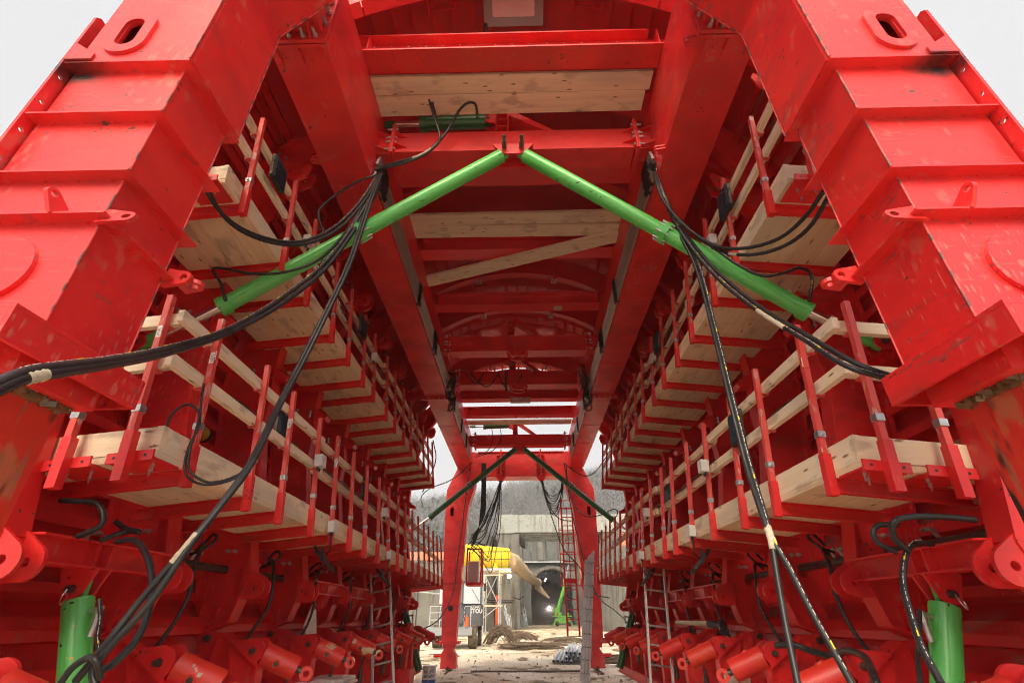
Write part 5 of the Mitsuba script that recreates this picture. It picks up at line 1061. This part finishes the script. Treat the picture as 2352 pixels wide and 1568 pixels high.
# odds and ends on and beside the feet of the shutters
bk = thing('paint_drum', 'white metal drum with blue lettering on the ground by the left jack tubes', 'drum')
c = np.array([-2.30, 14.4, 0.0])
b = B(); b.cyl(c, c + [0, 0, .40], .165, 28, caps=True); part(bk, 'body', b, 'white_paint', 40); b = B(); b.cyl(c + [0, 0, .395], c + [0, 0, .415], .172, 28); part(bk, 'rim', b, 'zinc', 40)
b = B(); b.cyl(c + [0, 0, .02], c + [0, 0, .14], .1665, 28, caps=False); part(bk, 'blue_band', b, 'blue_print', 40)
for tx, a0, z in (('BALL', -2.3, .27), ('OIL', -1.35, .29), ('20 L', -1.25, .20), ('MOBI', -2.25, .18)):
    tm = meshkit.text_mesh(tx, .055, .002, True); v = np.array(tm.vertices); a = a0 + v[:, 0] / .166; rr = .166 + v[:, 2]
    b = B(); b.add(np.stack([c[0] + rr * np.cos(a), c[1] + rr * np.sin(a), z + v[:, 1]], 1), np.array(tm.faces))
    if tx in ('OIL', '20 L', 'MOBI', 'BALL'): part(bk, 'lettering', b, 'blue_print')
b = B(); b.box(-2.80, -2.32, 7.0, 8.2, .72, .76); b.obox((-2.55, 7.6, .70), (.55, 1.1, .03)); single('panel', 'pale grey panel lying at the feet of the left shutter under the jack tubes', 'panel', b, 'lamp_grey' if False else 'grey_plastic')
b = B(); b.yz([[(7.75, 1.36), (8.1, 1.05), (8.45, .92), (8.0, 1.7)]], -3.02, .02); single('plate', 'white triangular sheet wedged between the feet of the left shutter', 'sheet', b, 'white_paint')
gm = thing('grinder', 'grimy hand tool with a long grey tube lying on the right feet', 'tool')
b = B(); b.cyl((2.75, 8.1, 1.36), (2.62, 9.4, 1.36), .035, 10); part(gm, 'tube', b, 'tape', 40); b = B(); b.cyl((2.78, 7.75, 1.33), (2.72, 8.1, 1.36), .05, 12); b.cyl((2.74, 7.6, 1.28), (2.80, 7.85, 1.36), .06, 10); part(gm, 'head', b, 'black_plastic', 40)
b = B(); b.box(2.35, 2.55, 6.55, 6.8, .78, .9); single('wood_block', 'short timber block on the right base rail', 'block', b, 'timber_pale')
for s in (-1, 1):
    YS = LY if s < 0 else RY
    for j in (2, 3, 4, 5, 6):
        b = B(); y = YS[j] + .55; x = s * 2.60; b.cyl((x, y, .55), (x, y, .72), .035, 10); b.cyl((x, y, .72), (x, y, .80), .022, 8); b.tube(spline([(x, y, .8), (x - s * .02, y + .01, .87), (x, y + .03, .9), (x + s * .02, y, .86)]), .012, 6)
        single('lifting_shackle', f'dark shackle standing on the {"left" if s < 0 else "right"} base rail after the {ORD[j]} rib', 'shackle', b, 'dark_steel', 40, 'shackles on the base rails')
k = thing('spindle_support', 'red spindle support standing on the ground at the far end of the left shutter', 'support')
b = B(); b.prism([[(-.22, 0), (.22, 0), (.05, 1.35), (-.05, 1.35)], [(-.13, .1), (.13, .1), (.02, 1.1), (-.02, 1.1)]], .08, lambda x, z, q: np.stack([-2.66 + x * .4, 13.2 + x + q * 0, .0 + z], 1) + np.outer(q, [1, 0, 0])); part(k, 'frame', b, 'red_paint')
b = B(); b.box(-2.65, -2.35, 12.2, 12.7, .25, .5); b.box(-2.7, -2.2, 12.1, 12.8, .05, .09); part(k, 'saddle', b, 'red_paint')

# ---------------------------------------------------------------- ground clutter, machines and the tunnel mouth beyond
def gz(x, y): return float(ground_z(np.array(float(x)), np.array(float(y))))
RR_ = np.random.default_rng(5)
for x, y, L, lay, lab in ((1.75, 24.5, 7.0, 0, ''),):
    for k in range(17):
        row = 0 if k < 8 else (1 if k < 13 else 2); i = k if k < 8 else (k - 8 if k < 13 else k - 13); x0 = 1.12 + .145 * i + .07 * row + (.35 if row else 0); y0 = 20.6 + RR_.uniform(-.3, .5) + (.5 if i > 4 else 0); z = gz(1.6, 23) + .08 + .12 * row
        pk = thing('scaffold_pipe', f'{("first", "second", "third", "fourth", "fifth", "sixth", "seventh", "eighth")[i]} grey steel pipe from the left in the {("bottom", "middle", "top")[row]} row of the pipe stack', 'pipe', 'pipes stacked beside the far right leg')
        b = B(); o = [(.056 * math.cos(a), .056 * math.sin(a)) for a in np.linspace(0, 6.283, 15)[:-1]]; n_ = [(.045 * math.cos(a), .045 * math.sin(a)) for a in np.linspace(0, 6.283, 15)[:-1]]
        b.prism([o, n_], 6.2, lambda u, w, t: np.stack([x0 + u + t * .10, y0 + t, z + w], 1)); part(pk, 'tube', b, 'galv', 40)
b = B(); b.box(1.1, 2.4, 21.6, 21.75, -.05, .05); b.box(1.3, 2.6, 24.6, 24.75, -.05, .05); single('bearer', 'timber bearers under the stack of steel pipes', 'timber', b, 'timber_long')
def bars(label, n, x0, x1, y0, y1, L, bend, z0, seed, r=.022, dirx=1.0):
    rg = np.random.default_rng(seed)
    k = thing('rebar_pile', label, 'reinforcing bars', 'piles of old reinforcing bars'); b = B()
    for i in range(n):
        x, y = rg.uniform(x0, x1), rg.uniform(y0, y1); a = rg.normal(0, .22) + (0 if dirx else 1.45); l = L * rg.uniform(.7, 1.05); t = np.linspace(-.5, .5, 7)
        p = np.stack([x + t * l * math.cos(a), y + t * l * math.sin(a) * .8, gz(x, y) + z0 + rg.uniform(0, .28) + bend * rg.uniform(.6, 1.1) * (1 - 4 * t * t) * 1.0], 1); b.tube(p, r, 5)
    part(k, 'bar', b, 'rust_bar', 60, kind='stuff'); return k
bars('flat heap of bent rusty reinforcing bars on the dirt beyond the far portal frame', 70, -.3, 1.3, 29.5, 31.5, 2.6, .03, .02, 1)
bars('arched bundle of rusty reinforcing bars bowed up from the dirt', 60, -1.6, -.9, 33, 34.5, 1.7, .75, .05, 2)
bars('tangle of rusty bars behind the arched bundle', 40, -.6, .4, 36, 38.5, 1.6, .35, .1, 3)
bars('small heap of muddy bars on the ground by the right shutter', 40, 3.2, 3.9, 19, 21, 1.5, .04, .02, 6)
bars('pile of grey bars on the dirt behind the stack of pipes', 40, 2.2, 3.6, 34, 37, 2.5, .1, .05, 7)
b = B()
for _ in range(900):
    y = 13 + 60 * RR_.random() ** 1.6; x = RR_.uniform(-3.2, 4.5) * (1 + y / 70); q = .008 + .03 * RR_.random() ** 3; b.obox((x, y, gz(x, y) + q * .3), (q * 2, q * 2.2, q), trimesh.transformations.euler_matrix(*RR_.uniform(0, 6, 3))[:3, :3])
struct('gravel', b, 'rust_bar', kind='stuff', label='scattered stones and crumbs of mud on the ground'); labels['gravel']['category'] = 'gravel'
b = B(); b.box(-1.6, 1.9, 18.0, 18.12, -.02, .028); single('ground_strip', 'thin dark strip across the ground between the far legs', 'sleeper', b, 'dark_steel')  # low dark strip laid across the ground
b = B(); b.obox((-1.25, 31.5, .05), (1.0, .14, .09)); b.obox((1.0, 28.0, .03), (1.3, .5, .05), trimesh.transformations.euler_matrix(0, 0, .5)[:3, :3]); single('scrap_board', 'loose muddy boards lying on the dirt', 'board', b, 'timber_warm')
for x in (-2.31, 2.37):
    b = B(); b.box(x - .05, x + .05, 17.3, 20.3, -.03, .0); b.box(x - .03, x + .03, 17.3, 20.3, .0, .015); single('rail', f'short rail under the {"left" if x < 0 else "right"} foot of the far portal frame', 'rail', b, 'dark_steel')

# telehandler with a basket, seen behind the left far leg
tl = thing('telehandler', 'grey and dark telehandler parked behind the left leg of the far portal', 'telehandler')
for x, y in ((-2.75, 31.2), (-4.7, 31.2), (-2.75, 34.4)):
    b = B(); b.cyl((x - .22, y, .56), (x + .22, y, .56), .56, 24); wt = part(tl, 'wheel', b, 'tyre', 30)
    b = B(); b.cyl((x + .221, y, .56), (x + .25, y, .56), .25, 16); b.cyl((x - .25, y, .56), (x - .221, y, .56), .25, 16); part(wt, 'rim', b, 'zinc', 40)
b = B(); b.box(-5.2, -2.75, 30.4, 30.95, .62, 1.0); b.box(-5.0, -2.9, 30.95, 35.5, .55, 1.0); part(tl, 'chassis', b, 'lamp_grey')
b = B(); b.box(-4.9, -2.45, 32.2, 34.5, 1.02, 2.15); bd = part(tl, 'body', b, 'cab_grey')
b = B(); b.box(-3.5, -2.45, 32.0, 33.8, 2.16, 3.25); part(tl, 'cab', b, 'glass_pale')
b = B()
for x in (-3.5, -2.42): b.box(x - .05, x + .05, 31.94, 32.04, 2.15, 3.3)
b.box(-3.55, -2.40, 31.9, 33.85, 3.26, 3.34); b.obox((-2.75, 31.97, 2.6), (.03, .02, .8), trimesh.transformations.euler_matrix(0, .6, 0)[:3, :3]); part(tl, 'cab_frame', b, 'cab_grey')
b = B(); b.obox((-2.18, 31.8, 3.0), (.16, .06, .42)); part(tl, 'mirror', b, 'black_plastic')
for tx, h, x, z in (('1840', .16, -3.02, 1.92), ('ITOU', .20, -3.05, 1.68)):
    tm = meshkit.text_mesh(tx, h, .01, True); v = np.array(tm.vertices); b = B(); b.add(np.stack([x + v[:, 0], 32.19 - v[:, 2], z + v[:, 1]], 1), np.array(tm.faces)); part(bd, 'lettering', b, 'white_paint')
b = B()
for x in (-5.1, -4.55, -4.0, -3.2, -2.85):
    b.box(x - .025, x + .025, 30.5, 30.55, 1.0, 2.0)
for z in (1.35, 1.7, 2.0): b.box(-5.1, -3.9, 30.5, 30.55, z - .02, z + .02)
b.box(-3.2, -2.85, 30.5, 30.55, 1.98, 2.02); part(tl, 'basket_rail', b, 'galv', kind='stuff')
b = B(); q = [(-3.35 + .42 * .45 * math.cos(a) + .05 * math.sin(9 * a), 30.3 + .10 * math.sin(5 * a), 1.62 + .52 * math.sin(a)) for a in np.linspace(0, 40, 300)]; b.tube(q, .022, 5)
single('cable_coil', 'thick hanging coil of black cable behind the left far leg', 'cable coil', b, 'rubber', 60)
b = B(); b.cyl((-3.05, 30.4, 1.02), (-3.05, 30.4, 1.45), .11, 14); b.cyl((-3.05, 30.4, 1.45), (-3.05, 30.4, 1.56), .05, 10); single('fire_extinguisher', 'red cylinder on the deck of the telehandler', 'cylinder', b, 'orange_paint', 40)
cv = thing('white_cabinet', 'white cabinet with coloured panels beside the telehandler', 'cabinet'); b = B(); b.box(-5.0, -4.1, 33.0, 33.6, 1.1, 3.0); part(cv, 'case', b, 'white_paint')
b = B(); b.box(-4.45, -4.12, 32.98, 32.995, 2.3, 2.5); part(cv, 'green_panel', b, 'green_dark'); b = B()
for k in range(3): b.box(-4.95 + .28 * k, -4.78 + .28 * k, 32.98, 32.995, 1.5, 1.62)
part(cv, 'blue_panel', b, 'blue_print', kind='stuff')

# yellow fan with canvas duct on a scaffold tower
sc = thing('scaffold_tower', 'grey tubular scaffold tower carrying the yellow fan', 'scaffold')
for x in (-4.6, -3.75, -2.25):
    for y in (52.0, 56.0):
        b = B(); b.cyl((x, y, 0), (x, y, 5.4), .07, 8); part(sc, 'leg', b, 'galv', 40)
b = B(); b.box(-5.4, -1.1, 51.6, 57, 5.40, 5.60); part(sc, 'deck', b, 'galv')
for p, q in (((-3.75, 51.95, 2.4), (-2.25, 51.95, 5.3)), ((-2.25, 51.95, 2.4), (-3.75, 51.95, 5.3)), ((-4.6, 51.95, .8), (-2.25, 51.95, 2.4))):
    b = B(); b.cyl(p, q, .04, 6); part(sc, 'brace', b, 'galv', 40)
for z in (2.35, 4.95):
    b = B(); b.box(-4.7, -1.9, 51.85, 51.93, z, z + .12); part(sc, 'ledger', b, 'timber_long')
for x in (-4.2, -3.0, -2.0, -1.3):
    b = B(); b.cyl((x, 51.65, 5.6), (x, 51.65, 7.1), .03, 6); part(sc, 'guard_post', b, 'black_plastic')
b = B(); b.box(-4.4, -1.2, 51.62, 51.68, 7.05, 7.12); b.box(-4.4, -1.2, 51.62, 51.68, 6.35, 6.4); part(sc, 'guard_rail', b, 'black_plastic')
fn = thing('ventilation_fan', 'bright yellow cylindrical tunnel fan lying on the scaffold tower', 'fan')
b = B(); b.cyl((-6.8, 53.5, 7.1), (-1.85, 54.6, 6.75), 1.02, 32, 1.02); part(fn, 'casing', b, 'yellow_paint', 40)
b = B(); b.cyl((-1.85, 54.6, 6.75), (-1.45, 54.7, 6.72), 1.05, 32, .98); b.cyl((-4.2, 54.08, 6.92), (-4.1, 54.1, 6.915), 1.06, 32); part(fn, 'ring', b, 'yellow_paint', 40)
for x in (-4.0, -2.7):
    b = B(); b.prism([[(-.35, 5.61), (.35, 5.61), (.12, 6.2), (-.12, 6.2)]], .6, lambda p, z, t, x=x: np.stack([x + p, 53.2 + t, z], 1)); part(fn, 'saddle', b, 'yellow_paint')
dp = spline([(-1.48, 54.8, 6.55), (-0.9, 59.0, 6.75), (-0.1, 68.0, 6.7), (0.9, 80.0, 6.75), (1.9, 92.0, 6.9), (2.9, 100.0, 7.0)], 12)
b = B(); n = len(dp); rr = [(0.82 - .22 * i / n) + .07 * math.sin(i * 1.3) + .05 * math.sin(i * 3.1) for i in range(n)]; b.tube(dp, 1.0, 20, rr=rr); single('canvas_duct', 'sagging beige canvas air duct running from the yellow fan into the tunnel', 'duct', b, 'canvas', True)
b = B()
for k in range(7):
    x, y = 2.4 + .30 * k, 100.5 + .3 * k; b.obox((x, y, 6.7 - .22 * k), (.35, .05, 1.6 + .1 * k), trimesh.transformations.euler_matrix(0, .12 * k, 0)[:3, :3])
single('canvas_rags', 'torn strips of canvas hanging from the end of the duct', 'rags', b, 'canvas', kind='stuff')
lm = thing('site_lamp', 'lit orange lamp on the concrete wall below the canvas duct', 'lamp'); b = B(); sp = trimesh.creation.icosphere(2, .20); b.add(sp.vertices + [-1.30, 52.6, 4.95], sp.faces); k = part(lm, 'bulb', b, 'white_paint', True); scene[k]['emitter'] = {'type': 'area', 'radiance': {'type': 'rgb', 'value': [30.0, 14.0, 3.5]}}; scene[k].pop('bsdf')
b = B(); b.cyl((-1.30, 52.8, 4.95), (-1.30, 53.3, 5.3), .03, 6); part(lm, 'bracket', b, 'black_plastic')
ladder('pale wooden ladder leaning on the concrete wall behind the telehandler', (-4.75, 60, 0), (-4.75, 61.5, 5.6), .9, 'timber_pale', 11, (.10, .12), 'wooden_ladder')
b = B(); b.box(-3.75, -3.25, 75, 75.3, 0, 4.1); single('orange_post', 'orange board standing against the concrete wall', 'board', b, 'orange_paint')
for z, x0, x1 in ((3.15, -4.7, -1.0), (2.95, -4.7, -1.2), (3.3, -1.0, .2)):
    b = B(); b.tube(spline([(x0, 58.5, z), ((x0 + x1) / 2, 62, z - .05), (x1, 68, z + (.1 if x1 < 0 else .5))]), .07, 6); single('wall_pipe', f'dark pipe along the left concrete wall, {"top" if z == 3.15 else "second" if z < 3 else "upper right"} one', 'pipe', b, 'black_plastic', 60, 'dark pipes along the left concrete wall')

# concrete cutting walls, portal frame with beams, head wall and tunnel
wl = thing('retaining_wall', 'stained grey concrete retaining wall left of the tunnel approach', 'wall')
def quad_wall(name, pts, t, mat, parent):
    P0 = np.array(pts, float); n = np.cross(P0[1] - P0[0], P0[3] - P0[0]); n /= np.linalg.norm(n); m_ = 22
    a, c = np.meshgrid(np.linspace(0, 1, m_), np.linspace(0, 1, m_), indexing='ij'); a, c = a.ravel()[:, None], c.ravel()[:, None]
    g = P0[0] * (1 - a) * (1 - c) + P0[1] * a * (1 - c) + P0[2] * a * c + P0[3] * (1 - a) * c; g = g + n * ((meshkit.fbm(g * .8, 3, 6) - .5) * t)[:, None]
    part(parent, name, (g, grid_faces(m_, m_)), mat, True)
quad_wall('face', [(-5.3, 62, -1), (.6, 112, -1), (-.4, 112, 12.5), (-6.6, 62, 12)], .5, 'concrete', wl)
quad_wall('low_face', [(-16, 64, -1), (-5.2, 63.8, -1), (-5.9, 63.8, 7.2), (-16, 64, 7.2)], .25, 'concrete', wl)
wl = thing('retaining_wall', 'stained pale concrete retaining wall right of the tunnel approach', 'wall')
quad_wall('face', [(11.2, 112, -1), (9.3, 52, -1), (9.8, 52, 9.2), (11.6, 112, 12)], .5, 'concrete', wl)
quad_wall('low_face', [(9.25, 52.2, -1), (26, 52, -1), (26, 52, 7.6), (9.7, 52.2, 7.6)], .25, 'concrete', wl)
pf = thing('concrete_portal', 'pale concrete frame with a deep lintel and roof beams in front of the tunnel', 'portal')
b = B(); b.box(-3.70, 15.5, 75, 77.0, 12.2, 14.65); part(pf, 'lintel', b, 'concrete_pale'); b = B(); b.box(-3.72, -1.25, 74.98, 90, 12.1, 14.7); part(pf, 'side_beam', b, 'concrete_pale')
b = B(); b.box(-3.6, -.4, 75.2, 82, -1, 12.1); part(pf, 'left_pier', b, 'concrete'); b = B(); b.box(11.6, 15.2, 75.2, 82, -1, 12.2); part(pf, 'right_pier', b, 'concrete')
for k in range(10):
    y = 77.4 + 1.25 * k; b = B(); b.box(-1.3 + .0 * k, 13.0, y, y + .45, 12.9 - .02 * k, 13.5 - .02 * k); part(pf, 'roof_beam', b, 'concrete')
    b = B(); b.box(-1.1 + .12 * k, -.5 + .12 * k, y, y + .4, 11.6, 12.85 - .02 * k); part(pf, 'corbel', b, 'concrete')
hw = thing('tunnel_head_wall', 'grey concrete head wall with round piles above the tunnel mouth', 'wall')
ap = [(1.75 + 4.2 + 4.25 * math.cos(a), 5.8 + 4.3 * math.sin(a)) for a in np.linspace(math.pi, 0, 25)]; ap = [(x + .0, z) for x, z in ap]
outer = [(-1.5, -1), (-1.5, 16), (16, 16), (16, -1)]
b = B(); b.xz([[(-1.5, -1), (1.7, -1)] + ap + [(10.2, -1), (16, -1), (16, 16.2), (-1.5, 16.2)]], 112, 1.0); part(hw, 'face', b, 'concrete_grey')
b = B(); sp_ = [(5.95 + 5.0 * math.cos(a), 5.8 + 5.1 * math.sin(a)) for a in np.linspace(2.7, .44, 20)] + [(5.95 + 4.3 * math.cos(a), 5.8 + 4.35 * math.sin(a)) for a in np.linspace(.44, 2.7, 20)]; b.xz([sp_], 111.3, .69); part(hw, 'arch_collar', b, 'concrete')
for k in range(26):
    a = 2.75 - 2.36 * k / 25; b = B(); c = np.array([5.95 + 4.45 * math.cos(a), 111.0, 5.8 + 4.5 * math.sin(a)]); b.cyl(c, c + [0, 1.2, 0], .13, 8); part(hw, 'spile', b, 'dark_steel')
for x in (-.9, 4.05, 8.6, 13.0):
    b = B(); b.cyl((x, 111.4, 11.5 + .3), (x, 111.4, 17.0), .95, 18); part(hw, 'pile', b, 'concrete', 40)
b = B(); b.box(-1.2, 14, 111.0, 111.8, 11.2, 11.8); part(hw, 'waler', b, 'concrete_grey')
b = B(); b.box(-1.0, 9.0, 110.6, 110.9, 11.35, 11.6); part(hw, 'pipe', b, 'galv')
tn = thing('tunnel', 'dark tunnel bore behind the head wall', 'tunnel')
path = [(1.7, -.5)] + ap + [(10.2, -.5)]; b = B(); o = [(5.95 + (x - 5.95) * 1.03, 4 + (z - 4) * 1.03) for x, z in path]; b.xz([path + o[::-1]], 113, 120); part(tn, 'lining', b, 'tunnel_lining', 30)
b = B(); b.box(0, 12, 233, 234, -1, 12); part(tn, 'end', b, 'tunnel_lining')
b = B(); b.xz([[(5.95 + 4.2 * math.cos(a), 5.8 + 4.25 * math.sin(a)) for a in np.linspace(3.0, .14, 24)] + [(5.95 + 4.0 * math.cos(a), 5.8 + 4.05 * math.sin(a)) for a in np.linspace(.14, 3.0, 24)]], 150, .4); part(tn, 'arch_ring', b, 'cab_grey')
for k, (x, y, z, r_, e) in enumerate(((5.2, 122, 9.0, .14, 25), (5.4, 131, 9.1, .14, 25), (5.3, 145, 8.4, .14, 25), (6.4, 135, 3.6, .13, 60))):
    lm = thing('tunnel_lamp', f'{("first", "second", "third")[k]} small ceiling lamp glowing inside the tunnel' if k < 3 else 'bright white work light low inside the tunnel', 'lamp', 'lamps inside the tunnel' if k < 3 else None)
    b = B(); sp = trimesh.creation.icosphere(1, r_); b.add(sp.vertices + [x, y, z], sp.faces); kk = part(lm, 'bulb', b, 'white_paint', True); scene[kk]['emitter'] = {'type': 'area', 'radiance': {'type': 'rgb', 'value': [e * .4, e * .4, e * .42]}}; scene[kk].pop('bsdf')

# lime green crane in front of the tunnel
cr_ = thing('mobile_crane', 'lime green rotating telescopic crane on outriggers in the tunnel mouth', 'crane')
cx, cy = 7.3, 104.0
b = B(); b.prism([[(-1.9, .1), (-1.6, .1), (-1.1, .8), (-.5, .45), (.5, .45), (1.1, .8), (1.6, .1), (1.9, .1), (1.3, 1.25), (.6, 1.45), (-.6, 1.45), (-1.3, 1.25)]], 2.2, lambda x, z, q: np.stack([cx + x, cy - 1.1 + q, z], 1)); part(cr_, 'outrigger_frame', b, 'lime_paint')
for x in (-1.25, 1.0):
    b = B(); b.cyl((cx + x - .1, cy - .9, .42), (cx + x + .45, cy - .9, .42), .42, 16); part(cr_, 'wheel', b, 'black_plastic', 30)
b = B(); b.box(cx - 1.9, cx + 1.7, cy - .7, cy + 1.3, 1.5, 1.68); b.box(cx - 1.45, cx - .45, cy - .7, cy + .9, 1.69, 3.05); b.box(cx - .44, cx + 1.2, cy - .3, cy + 1.0, 1.69, 2.2); part(cr_, 'turret', b, 'lime_paint')
b = B(); b.box(cx - .1, cx + .75, cy - .65, cy + .4, 1.69, 3.55); part(cr_, 'cab', b, 'cab_grey')
b = B(); b.cyl((cx - .75, cy - .1, 2.7), (cx + 1.05, cy - .1, 7.4), .36, 4, .30); part(cr_, 'boom', b, 'lime_paint'); b = B(); b.cyl((cx + .95, cy - .1, 7.1), (cx + 1.75, cy - .1, 10.3), .24, 4, .18); part(cr_, 'inner_boom', b, 'galv')
b = B(); b.cyl((cx + 1.6, cy - .1, 10.0), (cx + .9, cy - .3, 3.0), .03, 5); part(cr_, 'rope', b, 'black_plastic')
b = B(); b.prism([[(-.28, 0), (.28, 0), (0, .5)]], .04, lambda x, z, q: np.stack([cx - .95 + x, cy - .75 + q, 1.75 + z], 1)); part(cr_, 'warning_triangle', b, 'orange_paint')
# litter of pipes along the left wall foot and fences
b = B()
for k in range(60):
    x = RR_.uniform(-1.8, .9); y = 70 + (x + 1.8) * 14 + RR_.uniform(-1, 3); h = RR_.uniform(1.2, 3.2); b.cyl((x, y, 0), (x - RR_.uniform(.2, .8), y + .8, h), .05, 5)
single('prop_bundle', 'grey props and sheets leaning along the foot of the left concrete wall', 'props', b, 'galv', 40, kind='stuff')
fe = thing('site_fence', 'orange mesh fence along the top left of the cutting behind the walkway end', 'fence'); b = B(); b.box(-16, -6.5, 63.5, 63.56, 7.5, 8.4); part(fe, 'mesh', b, 'mesh_orange')
for x in (-14, -11.5, -9, -6.6):
    b = B(); b.box(x - .05, x + .05, 63.4, 63.49, 7.2, 8.9); part(fe, 'post', b, 'orange_paint')
fe = thing('site_fence', 'orange mesh fence above the right retaining wall', 'fence'); b = B(); b.box(9.8, 24, 52.6, 52.66, 7.65, 8.9); part(fe, 'mesh', b, 'mesh_orange')
for x in (10, 13, 16):
    b = B(); b.box(x - .05, x + .05, 52.5, 52.59, 7.6, 9.0); part(fe, 'post', b, 'orange_paint')
b = B(); b.obox((-7.6, 40, 3.1), (4.4, 2.4, .06), trimesh.transformations.euler_matrix(0, -.09, 0)[:3, :3])
sh = thing('lean_to_roof', 'grey sheet roof on thin posts behind the left walkway', 'shelter'); part(sh, 'roof', b, 'galv')
for x in (-9.4, -7.5, -5.7):
    b = B(); b.cyl((x, 39, 0), (x, 39, 3.1), .05, 6); part(sh, 'post', b, 'dark_steel')
# ---------------------------------------------------------------- thin air haze towards the hillside
scene['haze_air'] = {'type': 'homogeneous', 'albedo': 0.95, 'sigma_t': 0.0006}
scene['haze'] = {'type': 'cube', 'to_world': T().translate([0, 320, 47.5]).scale([430, 400, 50]), 'bsdf': {'type': 'null'}, 'interior': {'type': 'ref', 'id': 'haze_air'}}
labels['haze'] = {'kind': 'stuff', 'label': 'thin pale haze in the air towards the hillside', 'category': 'haze'}
scene['camera']['medium'] = {'type': 'ref', 'id': 'haze_air'}
